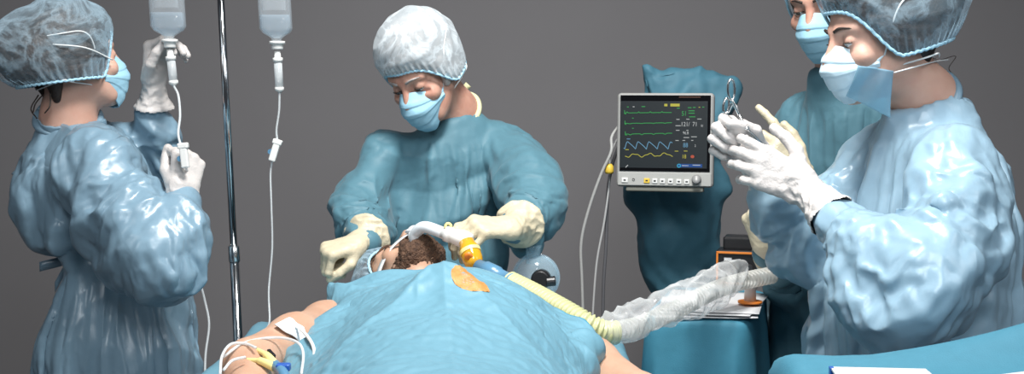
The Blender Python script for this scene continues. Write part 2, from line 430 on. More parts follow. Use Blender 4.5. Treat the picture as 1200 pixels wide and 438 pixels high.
M['pad'] = plain('table pad', (.03, .03, .035), .55)

# ------------------------------------------------------------------ people: head, cap, mask, hands
class Head:
    def __init__(s, o, f, up=(0, 0, 1), k=.94):
        s.o = np.asarray(o, float); s.R = basis(A(*f), A(*up)); s.k = k
    def w(s, P): return s.o + (np.asarray(P, float) * s.k) @ s.R.T
    def prims(s, F, neck_to=None, nr=.05, old=0, female=0):
        k = s.k; R = s.R; w = s.w
        def cp(a, ra, b, rb, kk, sub=False): F.cap(w(a), ra * k, w(b), rb * k, kk, sub)
        def el(c, r, kk, sub=False): F.ell(w(c), A(*r) * k, R, kk, sub)
        el((0, -.012, .042), (.0725, .095, .082), .01)
        el((0, .028, -.025), (.059, .062, .085), .03)
        jw = .040 if female else .046
        el((0, .042, -.085), (jw, .044, .034), .03)
        for x in (-1, 1):
            cp((x * .054, .0, -.045), .018, (x * .032, .06, -.098), .015, .025)
            el((x * .043, .064, -.034), (.024, .02, .02), .02)
            cp((x * .012, .085, .021), .011, (x * .044, .068, .022), .011, .012)
        el((0, .078, -.105), (.02, .018, .016), .02)
        for x in (-1, 1): el((x * .033, .098, .001), (.019, .018, .014), .012, True)
        for x in (-1, 1): el((x * .033, .073, .0), (.0150, .0150, .0130), .004)
        cp((0, .088, .008), .0095, (0, .113, -.036), .0125, .010)
        for x in (-1, 1): el((x * .013, .1, -.042), (.0085, .011, .008), .008)
        cp((-.016, .090, -.070), .0075, (.016, .090, -.070), .0075, .008)
        cp((-.014, .088, -.080), .008, (.014, .088, -.080), .008, .006)
        for x in (-1, 1):
            el((x * .077, -.012, -.012), (.008, .019, .032), .006)
            el((x * .083, -.008, -.010), (.005, .010, .018), .004, True)
        if old:
            for x in (-1, 1):
                cp((x * .020, .092, -.016), .005, (x * .05, .072, -.020), .004, .006, True)
                cp((x * .024, .094, -.045), .004, (x * .036, .08, -.075), .004, .006, True)
        n0 = w((0, -.022, -.05))
        n1 = w((0, -.05, -.19)) if neck_to is None else np.asarray(neck_to, float)
        F.cap(n0, nr, n1, nr * 1.12, .03)
    def eyes(s, parent, mats, down=0.35, lash=True, brow=None, browz=.024):
        k = s.k
        for x in (-1, 1):
            # narrow opening of the lids with white and iris, brow and lashes
            c = A(x * .033, .073, .0); mb = []
            th = np.linspace(-1.05, 1.05, 15); V = []
            for t in th:
                for v in np.linspace(-1, 1, 7):
                    hgt = .0042 * (1 - (t / 1.1) ** 2) * v - .0035 - .003 * down
                    yy = math.sqrt(max(1e-9, .0157 ** 2 - hgt ** 2)); V.append((c[0] + math.sin(t) * yy, c[1] + math.cos(t) * yy, c[2] + hgt))
            e = mk('eye', s.w(V), grid_faces(15, 7), mats['eye'], parent, origin=s.w(c))
            V = [];
            for a in np.linspace(0, 2 * np.pi, 14, endpoint=False):
                hx, hz = .0055 * math.cos(a), .0034 * math.sin(a) - .0042 - .003 * down
                V.append((c[0] + hx, c[1] + math.sqrt(.0163 ** 2 - hx * hx - hz * hz), c[2] + hz))
            mk('iris', s.w(V), [tuple(range(14))], mats['iris'], e, origin=s.w(c))
            if lash:
                P = [s.w((c[0] + math.sin(t) * .0166, c[1] + math.cos(t) * .0166, c[2] - .001 - .003 * down + .0035 * (1 - (t / 1.1) ** 2) * .3)) for t in np.linspace(-1.1, 1.1, 11)]
                tube('eyelashes', P, np.array([.0006] + [.0014] * 9 + [.0006]), mats['iris'], e, n=6, raw=True, origin=s.w(c))
            if brow:
                P = catmull([s.w((x * .013, .0955, browz - .002)), s.w((x * .030, .0915, browz + .003)), s.w((x * .05, .075, browz - .001))], 8)
                r = np.interp(np.arange(len(P)), [0, 6, len(P) - 1], [.0032, .0030, .001])
                tube('eyebrow', P, r, brow, parent, n=7, raw=True, origin=P[8])
    def cap_geo(s, hemf=.055, hemb=-.035, top=.145, puff=.10, rx=.0895, ryf=.103, ryb=.112, bun=0, bund=(0, -1, -.3), gather=.0035, wr=.006, inset=0, seed=0, hs=.05, nu=220, nv=60, ng=44):
        th = np.linspace(0, 2 * np.pi, nu, endpoint=False); v = np.linspace(0, 1, nv)
        T, Vv = np.meshgrid(th, v, indexing='ij'); ph = Vv * np.pi / 2
        hem = hemb + (hemf - hemb) * sstep(hs, 1.0, np.cos(T))
        c = np.cos(ph) ** .50; grow = 1 + puff * np.sin(np.pi * np.clip(Vv * 1.5, 0, 1)) ** .7
        ry = np.where(np.cos(T) > 0, ryf, ryb)
        x = (rx - inset) * np.sin(T) * c * grow; y = (ry - inset) * np.cos(T) * c * grow - .012
        z = hem + (top - inset - hem) * np.sin(ph) ** 1.05
        bw = np.clip(-np.cos(T), 0, 1) ** 1.1 * np.sin(np.pi * np.clip(Vv * 1.15 + .05, 0, 1)) ** .8 * bun
        bd = A(*bund); x = x + bw * bd[0]; y = y + bw * bd[1]; z = z + bw * bd[2]
        P = np.stack([x, y, z], -1).reshape(-1, 3)
        if gather:
            g = gather * np.sin(ng * T + 2 * np.sin(3 * T)) * np.exp(-((Vv - .03) / .10) ** 2) * (Vv > .005)
            f = wr * crumple(P + seed, 17, 6, seed, .5) * sstep(.03, .25, Vv).ravel()
            f = f + wr * .8 * ridged(P + seed * 1.7, 14, seed) * sstep(.03, .3, Vv).ravel()
            N = P - A(0, -.012, .02); N /= np.linalg.norm(N, axis=1)[:, None]
            P = P + N * (g.ravel() + f)[:, None]
        return P, grid_faces(nu, nv, True), T, Vv
    def bouffant(s, parent, mat, band, inset=None, hair=None, hin=.010, **kw):
        P, Fc, T, Vv = s.cap_geo(**kw)
        o = mk('surgical_cap', s.w(P), Fc, mat, parent, origin=s.w((0, 0, .05)))
        nv = Vv.shape[1]; ring = P.reshape(T.shape[0], nv, 3)[:, 0]
        ring = ring * A(1.012, 1.012, 1)
        zz = .0010 * np.sin(np.arange(len(ring)) * 2 * np.pi * 60 / len(ring))
        ring = ring + np.stack([0 * zz, 0 * zz, zz], 1)
        Q = np.vstack([ring, ring[:1]]); V, F2 = tube_geo(s.w(Q), .0030, 8, False)
        mk('cap_elastic', V, F2, band, o, origin=s.w((0, 0, .05)))
        if hair:
            kw2 = dict(kw); kw2['gather'] = 0; kw2['inset'] = hin; kw2['puff'] = kw.get('puff', .1) * .8; kw2['top'] = kw.get('top', .145) - hin
            kw2['bun'] = kw.get('bun', 0) * .86
            P, Fc, T, Vv = s.cap_geo(**kw2)
            N = P - A(0, -.012, .02); N /= np.linalg.norm(N, axis=1)[:, None]
            P = P + N * (.002 * ridged(P, 60, 3, A(0, 1, .3), .15))[:, None]
            mk('hair', s.w(P), Fc, hair, parent, origin=s.w((0, 0, .05)))
        return o
    def mask(s, parent, mat, strapmat, th=1.22, top=-.004, bot=-.128, dy=0, tie=True, wr=.0015, seed=0, crown=(0, -.09, .10), nape=(0, -.115, -.045)):
        nu, nv = 70, 50
        T, Vv = np.meshgrid(np.linspace(-th, th, nu), np.linspace(0, 1, nv), indexing='ij')
        a = np.abs(T / th)
        zt = top - .034 * sstep(.12, 1, a); zb = bot + .052 * sstep(.25, 1, a)
        z = zt + (zb - zt) * Vv
        wy = np.interp(Vv, [0, .16, .38, .6, .85, 1], [.099, .120, .131, .122, .108, .092]) + dy
        wx = np.interp(Vv, [0, .5, 1], [.0665, .069, .058])
        sharp = np.interp(Vv, [0, .4, 1], [.75, .85, .95])
        ys = .004
        x = wx * np.sin(T); y = ys + (wy - ys) * np.clip(np.cos(T * .98), 0, 1) ** (1.0 / sharp) 
        pl = .0030 * (((Vv * 4.2) % 1.0) - .5) * sstep(.08, .15, Vv) * (1 - sstep(.85, .97, Vv)) * (1 - .5 * a)
        y = y + pl * np.cos(T); x = x + pl * np.sin(T)
        P = np.stack([x, y, z], -1).reshape(-1, 3)
        y2 = wr * crumple(P + seed, 26, 4, seed + 3)
        N = nrm(1) * np.stack([np.sin(T).ravel(), np.cos(T).ravel(), 0 * T.ravel()], 1)
        P = P + N * y2[:, None]
        o = mk('face_mask', s.w(P), grid_faces(nu, nv)[:, ::-1], mat, parent, origin=s.w((0, .1, -.06)))
        so = o.modifiers.new('thick', 'SOLIDIFY'); so.thickness = .0018; so.offset = 1
        G = P.reshape(nu, nv, 3)
        if tie:
            for sd in (0, nu - 1):
                sx = -1 if sd == 0 else 1
                for (vi, end, mid) in ((1, crown, (sx * .094, .0, .045)), (nv - 2, nape, (sx * .076, -.045, -.06))):
                    Q = catmull([s.w(G[sd, vi]), s.w(mid), s.w((sx * .080, -.07, (mid[2] + end[2]) / 2 + .01)), s.w(end)], 10)
                    tube('mask_strap', Q, .0016, strapmat, o, n=6, raw=True, origin=s.w((0, .1, -.06)))
        return o

FING = {'index': (.029, .090, (.044, .026, .021), .0090), 'middle': (.0095, .094, (.048, .030, .022), .0093),
        'ring': (-.0105, .090, (.045, .028, .022), .0089), 'pinky': (-.0285, .080, (.035, .021, .019), .0078)}
def hand_prims(F, w, d, n, t, curls, thumb=None, k=.98, puff=1.0, spread=(.10, .02, -.05, -.14), palm_k=.012):
    """five fingers with bent joints on a palm; d to the fingers, n out of the back of the hand, t to the thumb"""
    d = nrm(d); n = nrm(n - d * (n @ d)); t = nrm(t - d * (t @ d) - n * (t @ n))
    def P(x, y, z): return w + (t * x + d * y + n * z) * k
    tips = {}
    for i, nm in enumerate(('index', 'middle', 'ring', 'pinky')):
        x, y, ph, r = FING[nm]; r = r * k * puff
        F.cap(P(x * .62, .012, 0), .0145 * k, P(x, y, 0), .0118 * k * (r / (.009 * k)) ** .5, palm_k)
        a = 0; p = P(x, y, 0); dirx = nrm(d + t * spread[i]); q = p
        for j in range(3):
            a += math.radians(curls[nm][j]); dv = dirx * math.cos(a) - n * math.sin(a)
            q = p + dv * ph[j] * k; rr = [1.0, .95, .86, .80]
            F.cap(p, r * rr[j] * 1.04, q, r * rr[j + 1], .0035 if j else .007); p = q
        tips[nm] = p
    F.ell(P(.012, .035, -.006), A(.02, .03, .014) * k, None, .012)
    th = thumb or ((.62, .72, -.30), (.30, .92, -.28), (.05, .95, -.30))
    p = P(.020, .018, -.006); L = (.046, .033, .027); R0 = (.0150, .0115, .0103, .0088)
    for j in range(3):
        v = th[j]; dv = nrm(t * v[0] + d * v[1] + n * v[2]); q = p + dv * L[j] * k
        F.cap(p, R0[j] * k * puff, q, R0[j + 1] * k * puff, .012 if j == 0 else .004); p = q
    tips['thumb'] = p
    return tips
CURL = lambda i, m=None, r=None, p=None: dict(index=i, middle=m or i, ring=r or m or i, pinky=p or r or m or i)
def glove(parent, mat, w, d, n, t, curls, fore, cuff=.085, cr=.036, thumb=None, k=.98, wr=.0012, spread=(.10, .02, -.05, -.14), vox=.0026, seed=0, name='glove'):
    w = np.asarray(w, float); d = nrm(d); n = nrm(np.asarray(n, float)); e1 = fore[-1][0]; v = e1 - w
    fore = nrm(nrm(v) * min(1, np.linalg.norm(v) / .04) + nrm(fore[-2][0] - e1) * .5)       # cuff runs into the sleeve
    # keep only the needed window: reach of the hand and the cuff
    ends = np.stack([w, w + fore * (cuff + .05), w + d * .2 * k, w + d * .1 + nrm(t) * .09, w - n * .09 + d * .07, w + n * .05, w - nrm(t) * .06 + d * .06, w + d * .1 - n * .1])
    F = Field(ends.min(0) - .055, ends.max(0) + .055, vox)
    tips = hand_prims(F, w, d, n, A(*t), curls, thumb, k, 1.06, spread)
    e = w + fore * cuff
    F.cap(w + d * .012, .024 * k, w + fore * .03, .0265 * k, .02, flat=(n, .8))
    F.cap(w + fore * .02, .027, e, cr, .012)
    V, Fc = F.mesh(1); N = normals(V, Fc)
    tt, dist, q = seg_info(V, w + d * .05, e)
    s = (V - w) @ fore
    amp = wr * (.35 + 1.6 * sstep(-.05, .05, s))
    V = V + N * (amp * (ridged(V, 55, seed, np.cross(fore, n) + n * .4, .35) * .9 + crumple(V, 38, 4, seed)))[:, None]
    rim = np.exp(-((s - cuff) / .006) ** 2); V = V + N * (rim * .0025)[:, None]
    keep = s < cuff + .004; km = keep[Fc].all(1); Fc2 = Fc[km]
    ids = np.unique(Fc2); mp = -np.ones(len(V), int); mp[ids] = np.arange(len(ids))
    return mk(name, V[ids], mp[Fc2], mat, parent, origin=w), tips

def gown_finish(V, Fc, folds, cr=(8, .010), seed=0, stretch=None, ridge=(7, .007), lower=None, sm=0):
    """creases on a gown: crisp crumple, long soft ridges, ring folds round bent sleeves"""
    N = normals(V, Fc)
    h = cr[1] * crumple(V, cr[0], 7, seed, .45, stretch, .5) + ridge[1] * ridged(V, ridge[0], seed + 5, stretch if stretch is not None else A(.3, .1, 1), .3)
    h = h + cr[1] * .4 * crumple(V, cr[0] * 2.4, 5, seed + 9, .4)
    for (p0, p1, rad, freq, amp, tw) in folds:
        t, dist, q = seg_info(V, p0, p1); ax = nrm(p1 - p0); u = nrm(np.cross(ax, A(.2, .9, .3))); v = np.cross(ax, u)
        ang = np.arctan2(q @ v, q @ u); L = np.linalg.norm(p1 - p0)
        wgt = np.exp(-np.clip(dist - rad, 0, 9) / .03) * sstep(-.02, .12, t) * sstep(1.02, .86, t)
        nz = perlin(V * 9 + seed) * .8
        h = h + wgt * amp * (1 - np.abs(np.sin(np.pi * (t * L * freq + tw * ang / np.pi + nz)))) ** 1.0 - wgt * amp * .4
    V = V + N * h[:, None]
    for _ in range(sm): V = relax(V, Fc, .4)
    return V
def trim_below(V, Fc, keep):
    km = keep[Fc].all(1); Fc2 = Fc[km]; ids = np.unique(Fc2); mp = -np.ones(len(V), int); mp[ids] = np.arange(len(ids)); return V[ids], mp[Fc2]

def cloth_sim(o, weights, frames=18, shrink=-.09, tens=14, bend=.35, mass=.25, pin=1.0, grav=1.0, air=1.5, collide=None, quality=4, shear=5):
    """let the sheet buckle and sag: a short cloth simulation whose result becomes the mesh"""
    vg = o.vertex_groups.new(name='pin')
    lv = np.round(np.clip(weights, 0, 1) * 40).astype(int)
    for q in np.unique(lv): vg.add(np.nonzero(lv == q)[0].tolist(), float(q) / 40, 'REPLACE')
    m = o.modifiers.new('cloth', 'CLOTH'); c = m.settings
    c.quality = quality; c.mass = mass; c.air_damping = air
    c.tension_stiffness = tens; c.compression_stiffness = tens; c.shear_stiffness = shear; c.bending_stiffness = bend
    c.tension_damping = 5; c.compression_damping = 5; c.shear_damping = 5; c.bending_damping = .5
    c.vertex_group_mass = 'pin'; c.pin_stiffness = pin; c.shrink_min = shrink; c.effector_weights.gravity = grav
    m.collision_settings.use_collision = collide is not None; m.collision_settings.use_self_collision = False
    if collide: m.collision_settings.distance_min = .006
    m.point_cache.frame_start = 1; m.point_cache.frame_end = frames + 2
    S.frame_start = 1; S.frame_end = frames + 2
    for f in range(1, frames + 1): S.frame_set(f)
    dg = bpy.context.evaluated_depsgraph_get(); ev = o.evaluated_get(dg)
    n = len(o.data.vertices); co = np.empty(n * 3, np.float32); ev.data.vertices.foreach_get('co', co)
    o.modifiers.remove(m); o.vertex_groups.clear()
    S.frame_set(1)
    V = co.reshape(-1, 3).astype(float); Fc = np.empty(len(o.data.polygons) * 4, np.int32); o.data.polygons.foreach_get('vertices', Fc); Fc = Fc.reshape(-1, 4)
    for _ in range(4):                                   # take out single vertices that stick out of the sheet
        R_ = relax(V, Fc, 1.0); bad = np.linalg.norm(R_ - V, axis=1) > .0045; V[bad] = R_[bad]
    o.data.vertices.foreach_set('co', V.astype(np.float32).ravel()); o.data.update()
    return V
# ------------------------------------------------------------------ the room
def wall_mesh(name, a, b, z0, z1, th, mat):
    a = A(*a); b = A(*b); d = nrm(np.append(b - a, 0))[:2]; n = A(-d[1], d[0]) * th
    V = [(*a, z0), (*b, z0), (*(b + n), z0), (*(a + n), z0), (*a, z1), (*b, z1), (*(b + n), z1), (*(a + n), z1)]
    o = mk(name, V, [(0, 1, 2, 3), (7, 6, 5, 4), (0, 4, 5, 1), (1, 5, 6, 2), (2, 6, 7, 3), (3, 7, 4, 0)], mat, None, False)
    return tag(o, kind='structure')
wall_mesh('wall_back', (-4.2, 4.7), (4.2, 4.7), 0, 3.6, .12, M['wall'])
fl = MB().box((0, 2.2, -.05), (8.4, 6.2, .1)).build('floor', M['floor']); tag(fl, kind='structure')
bb = MB().box((0, 4.69, .06), (8.4, .02, .12)).build('baseboard_back', M['wall']); tag(bb, kind='structure')

def surf(ctrl, nu, nv):
    """smooth sheet through a grid of control points"""
    C = np.asarray(ctrl, float)                      # rows (v), columns (u)
    def dense(P, n):
        Q = catmull(P, 40); L = np.concatenate([[0], np.cumsum(np.linalg.norm(np.diff(Q, axis=0), axis=1))]); t = np.linspace(0, 1, n) * L[-1]
        return np.stack([np.interp(t, L, Q[:, k]) for k in range(3)], 1)
    rows = np.stack([dense(r, nu) for r in C])       # v, u
    return np.stack([dense(rows[:, i], nv) for i in range(nu)])      # u, v
def sheet_obj(name, P, mat, parent=None, thick=.002, origin=None):
    nu, nv = P.shape[:2]
    o = mk(name, P.reshape(-1, 3), grid_faces(nu, nv), mat, parent, origin=P.reshape(-1, 3).mean(0) if origin is None else origin)
    s = o.modifiers.new('thick', 'SOLIDIFY'); s.thickness = thick; s.offset = -1
    return o
# ------------------------------------------------------------------ people
SIMP = dict(frames=SIMF, shrink=-.13, bend=1.2, tens=40, crisp=(6.5, .028), arm=.65, inner=.82)
def sim_with(**k): return dict(SIMP, **k)
def g_org(o): return wpos(o)
def refine(g, crisp, seed, still=()):
    # subdivide the simulated sheet once and press sharp small creases into it
    ss = g.modifiers.new('fine', 'SUBSURF'); ss.levels = 1; ss.render_levels = 1
    dg = bpy.context.evaluated_depsgraph_get(); me = bpy.data.meshes.new_from_object(g.evaluated_get(dg)); g.modifiers.clear()
    old = g.data; g.data = me; bpy.data.meshes.remove(old); me.name = 'gown'
    n = len(me.vertices); co = np.empty(n * 3, np.float32); me.vertices.foreach_get('co', co); co = co.reshape(-1, 3).astype(float)
    no = np.empty(n * 3, np.float32); me.vertices.foreach_get('normal', no); no = no.reshape(-1, 3)
    h = crisp[1] * crumple(co, crisp[0], 3, seed + 2, .28) * (.25 + .75 * sstep(-.25, .35, perlin(co * 4 + seed))) + crisp[1] * .30 * crumple(co, crisp[0] * 2.1, 3, seed + 8, .35) * (.15 + .85 * sstep(-.1, .4, perlin(co * 6 + 3 + seed)))
    wp = co + wpos(g)
    for p, r in still: h = h * (1 - np.exp(-np.clip(np.linalg.norm(wp - p, axis=1) - r, 0, 9) / .03))
    me.vertices.foreach_set('co', (co + no * h[:, None]).astype(np.float32).ravel()); me.update()
def legs(F, base, lat, fwd, hip, spread=.07):
    for s in (-1, 1):
        h = hip + lat * s * spread * .9; kn = A(base[0], base[1], .48) + lat * s * spread + fwd * .02; an = A(base[0], base[1], .09) + lat * s * spread
        F.chain([(h, .07), (kn, .055), (an, .042)], .03)
        F.cap(an - A(0, 0, .04), .036, an + fwd * .15 - A(0, 0, .055), .03, .02)
def shoes(parent, base, lat, fwd, spread=.07):
    for s in (-1, 1):
        an = A(base[0], base[1], .0) + lat * s * spread
        F = Field(an - .32, an + .32, .01)
        F.cap(an + A(0, 0, .055) - fwd * .05, .047, an + fwd * .15 + A(0, 0, .045), .045, .02)
        F.cap(an + A(0, 0, .06), .05, an + A(0, 0, .10), .046, .02)
        V, Fc = F.mesh(1); V[:, 2] = np.maximum(V[:, 2], 0)
        mk('shoe', V, Fc, M['shoe'], parent, origin=an)
def person(label, group, base, head, neck, torso, lat, arms, gmat, skin, female=0, old=0, folds=None, cr=(8, .010), ridge=(7, .007), seed=0, vox=.0095,
           extra=None, gown_stretch=None, yoke=.058, tunnel=.057, neck_r=.05, hem=.34, sim=SIMP, sm=0):
    """torso: list of (centre, half width, half depth); arms: lists of (point, sleeve radius) from shoulder to wrist"""
    lat = nrm(A(*lat)); fwd = nrm(np.cross(A(0, 0, 1), lat))
    base = A(base[0], base[1], 0)
    root = empty('person', base); tag(root, label, 'person', group)
    # --- body: one continuous skin surface
    hip = torso[-2][0]
    allp = np.array([p for a in arms for p, r in a] + [c for c, *_ in torso[:-1]] + [head.o, base])
    lo = allp.min(0) - .30; hi = allp.max(0) + .22; lo[2] = -.02
    F = Field(lo, hi, .015, (head.o - .16, head.o + .15), .0036)
    head.prims(F, neck, neck_r, old, female)
    F.cap(neck, neck_r * 1.08, torso[0][0], .06, .03)
    for (c0, w0, d0), (c1, w1, d1) in zip(torso[:-2], torso[1:-1]): F.cap(c0, w0 * .62, c1, w1 * .62, .04, flat=(fwd, min(d0 / w0, d1 / w1)))
    F.cap(arms[0][0][0], .032, arms[1][0][0], .032, .03)
    for a in arms: F.chain([(p, max(.026, min(.036 - .004 * i, r * .6))) for i, (p, r) in enumerate(a)], .02)
    legs(F, base, lat, fwd, hip)
    V, Fc = F.mesh(1)
    body = mk('body', V, Fc, skin, root, origin=base)
    shoes(root, base, lat, fwd)
    # --- gown
    lo = allp.min(0) - .22; hi = allp.max(0) + .2; lo[2] = hem; hi[2] = max(arms[0][0][0][2], arms[1][0][0][2], neck[2], max(p[2] for a in arms for p, r in a)) + .12
    ws = max(t[1] for t in torso)
    for k in (0, 1): lo[k] = min(lo[k], min(t[0][k] for t in torso) - ws - .05); hi[k] = max(hi[k], max(t[0][k] for t in torso) + ws + .05)
    F = Field(lo, hi, vox)
    for (c0, w0, d0), (c1, w1, d1) in zip(torso[:-1], torso[1:]): F.cap(c0, w0, c1, w1, .03, flat=(fwd, (d0 / w0 + d1 / w1) / 2))
    F.cap(arms[0][0][0], yoke, arms[1][0][0], yoke, .05)
    F.cap(neck - A(0, 0, .03), yoke * 1.22, torso[0][0], .095, .05)
    for a in arms: F.chain(a, .022)
    if extra: extra(F)
    F.cap(head.w((0, -.03, -.1)), tunnel * .9, neck - nrm(head.w((0, -.03, -.1)) - neck) * .004, tunnel, .010, sub=True)
    V, Fc = F.mesh(1)
    fd = []
    for a in arms:
        for i, ((p, r), (q, r2)) in enumerate(zip(a[:-1], a[1:])): fd.append((p, q, (r + r2) / 2, 16 if i else 11, .011 if i else .008, .8))
    fd += folds or []
    V = gown_finish(V, Fc, fd, cr, seed, gown_stretch, ridge, sm=sm)
    z = V[:, 2]; V, Fc = trim_below(V, Fc, z > hem + .012)
    g = mk('gown', V, Fc, gmat, root, origin=torso[1][0])
    if sim:
        F = Field(lo - .02, hi + .02, .018); q = sim.get('inner', .8)
        for (c0, w0, d0), (c1, w1, d1) in zip(torso[:-1], torso[1:]): F.cap(c0, w0 * q, c1, w1 * q, .03, flat=(fwd, (d0 / w0 + d1 / w1) / 2))
        F.cap(arms[0][0][0], yoke - .012, arms[1][0][0], yoke - .012, .05)
        F.cap(neck - A(0, 0, .02), yoke * .9, torso[0][0], .08, .05)
        for a in arms: F.chain([(p, r * sim.get('arm', .62)) for p, r in a], .02)
        Vc, Fcc = F.mesh(1); co_ = mk('collider', Vc, Fcc); cm = co_.modifiers.new('c', 'COLLISION')
        co_.collision.thickness_outer = .005; co_.collision.cloth_friction = sim.get('fric', 8)
        w = np.full(len(V), sim.get('pin', .02))
        for p, r in [(neck, .12)] + [(a[-1][0], .07) for a in arms]:
            w = np.maximum(w, np.exp(-np.clip(np.linalg.norm(V - p, axis=1) - r, 0, 9) / .015))
        w = np.maximum(w, .5 * np.exp(-(V[:, 2] - V[:, 2].min()) / .04))
        for p, rad, hh in sim.get('bands', []):
            near_ax = np.linalg.norm((V - p)[:, :2], axis=1) < rad
            w = np.maximum(w, np.where(near_ax, .9 * np.exp(-np.clip(np.abs(V[:, 2] - p[2]) - hh, 0, 9) / .02), 0))
        Vn = cloth_sim(g, w, frames=sim.get('frames', 30), shrink=sim.get('shrink', -.06), tens=sim.get('tens', 30), bend=sim.get('bend', 1), grav=sim.get('grav', 1), mass=sim.get('mass', .25), collide=True)
        print('SIM', len(V), np.abs(Vn + g_org(g) - V).mean())
        me_ = co_.data; bpy.data.objects.remove(co_); bpy.data.meshes.remove(me_)
        refine(g, sim['crisp'], seed, [(neck, .10)] + [(a[-1][0], .05) for a in arms])
    return root, body, g, fwd
def eye_mats(): return dict(eye=M['eye'], iris=M['iris'])
def ring_part(name, c, axis_, r, tr, mat, parent, n=48, wob=.004, tilt=None):
    B = basis(A(*axis_), A(.1, .9, .2)); a = np.linspace(0, 2 * np.pi, n + 1)
    P = c + np.outer(np.cos(a), B[:, 0]) * r + np.outer(np.sin(a), B[:, 2]) * r + np.outer(np.sin(3 * a) * wob, B[:, 1])
    return tube(name, P, tr, mat, parent, n=8, raw=True, origin=c)

# ---- surgeon leaning over the patient's head
def surgeon():
    Y = 3.15; px = lambda x, y, Yd=Y: W(x, y, Yd)
    head = Head(px(494, 82, 3.06), (-.36, -.72, -.56), (-.20, -.05, 1))
    neck = px(532, 134, 3.16)
    torso = [(px(522, 226, 3.17), Rm(68, Y), .120), (px(524, 300, 3.22), Rm(70, Y), .13), (px(526, 390, 3.27), Rm(72, Y), .135),
             (px(527, 520, 3.30), Rm(84, Y), .15), (px(527, 660, 3.30), Rm(96, Y), .18)]
    aR = [(px(458, 184, 3.13), Rm(27, Y)), (px(431, 228, 3.04), Rm(32, Y)), (px(425, 254, 2.97), Rm(30, Y)), (px(430, 284, 2.86), Rm(17, 2.9))]
    aL = [(px(588, 174, 3.17), Rm(28, Y)), (px(622, 210, 3.02), Rm(33, Y)), (px(629, 236, 2.95), Rm(32, Y)), (px(606, 267, 2.80), Rm(17, 2.8))]
    def extra(F):
        F.cap(px(600, 180, 3.12), Rm(27, Y), px(640, 208, 3.04), Rm(13, Y), .03)
        F.cap(px(628, 235, 2.97), Rm(22, Y), px(630, 270, 2.92), Rm(18, Y), .03)
        F.cap(px(412, 205, 3.06), Rm(12, Y), px(415, 262, 2.98), Rm(15, Y), .03)
    root, body, g, fwd = person('person in teal gown and white cap bending over the covered patient', None,
        (px(527, 400, 3.3)[0], 3.3), head, neck, torso, (1, .12, 0), [aR, aL], M['gown_teal'], M['skin_old'], old=1, extra=extra, seed=3, cr=(6.5, .0085), ridge=(5.5, .011), gown_stretch=A(.15, 0, 1), neck_r=.054, sim=sim_with(shrink=-.15, arm=.84, inner=.88, grav=.7, crisp=(5.5, .034)))
    head.eyes(body, eye_mats(), down=.9, brow=M['hair_grey'])
    head.bouffant(root, M['cap_white'], M['cap_band'], hair=M['hair_grey'], hin=.008, hemf=.048, hemb=-.045, top=.150, puff=.12, bun=.03, bund=(0, -.9, .1), seed=2, wr=.005)
    # white hair and sideburn in front of and behind the ear
    for sx in (-1, 1):
        F = Field(head.w((sx * .075, -.02, -.02)) - .07, head.w((sx * .075, -.02, -.02)) + .07, .003)
        F.cap(head.w((sx * .074, .016, .03)), .013, head.w((sx * .070, .020, -.035)), .009, .006)
        F.cap(head.w((sx * .072, -.042, .03)), .020, head.w((sx * .064, -.052, -.05)), .012, .008)
        V, Fc = F.mesh(1); N = normals(V, Fc); V = V + N * (.0015 * ridged(V, 160, 1, head.R[:, 2], .2))[:, None]
        mk('hair', V, Fc, M['hair_grey'], root, origin=head.w((sx * .075, -.02, -.02)))
    head.mask(root, M['mask'], M['strap'], seed=1)
    c = neck + (head.w((0, -.03, -.1)) - neck) * .04
    ring_part('collar_binding', c, head.w((0, -.03, -.1)) - neck, .067, .0075, M['trim_yellow'], g)
    # tie end sticking up behind the neck
    P = np.array([px(540, 113, 3.24), px(547, 104, 3.25), px(549, 97, 3.25), px(538, 101, 3.25)])
    MB().tube(catmull([px(532, 118, 3.24), px(542, 107, 3.25), px(549, 99, 3.25)], 5), .009, 8).build('gown_tie', M['trim_yellow'], g, True, px(540, 107, 3.25))
    gl, t1 = glove(root, M['glove_cream'], px(422, 284, 2.84), (-.76, -.52, -.16), (-.25, -.45, .85), (.6, -.7, -.2), CURL((70, 72, 30), (80, 86, 40), (84, 90, 40), (86, 92, 40)),
                   aR, .045, .052, thumb=((.45, .70, -.50), (-.15, .85, -.5), (-.35, .75, -.5)), seed=4, k=.92)
    gl, t2 = glove(root, M['glove_cream'], px(603, 268, 2.76), (-.80, -.42, .10), (-.22, -.52, .84), (-.4, .86, .14), CURL((42, 42, 18), (48, 44, 18), (50, 44, 18), (56, 46, 22)),
                   aL, .06, .052, seed=6)
    return root
surgeon()

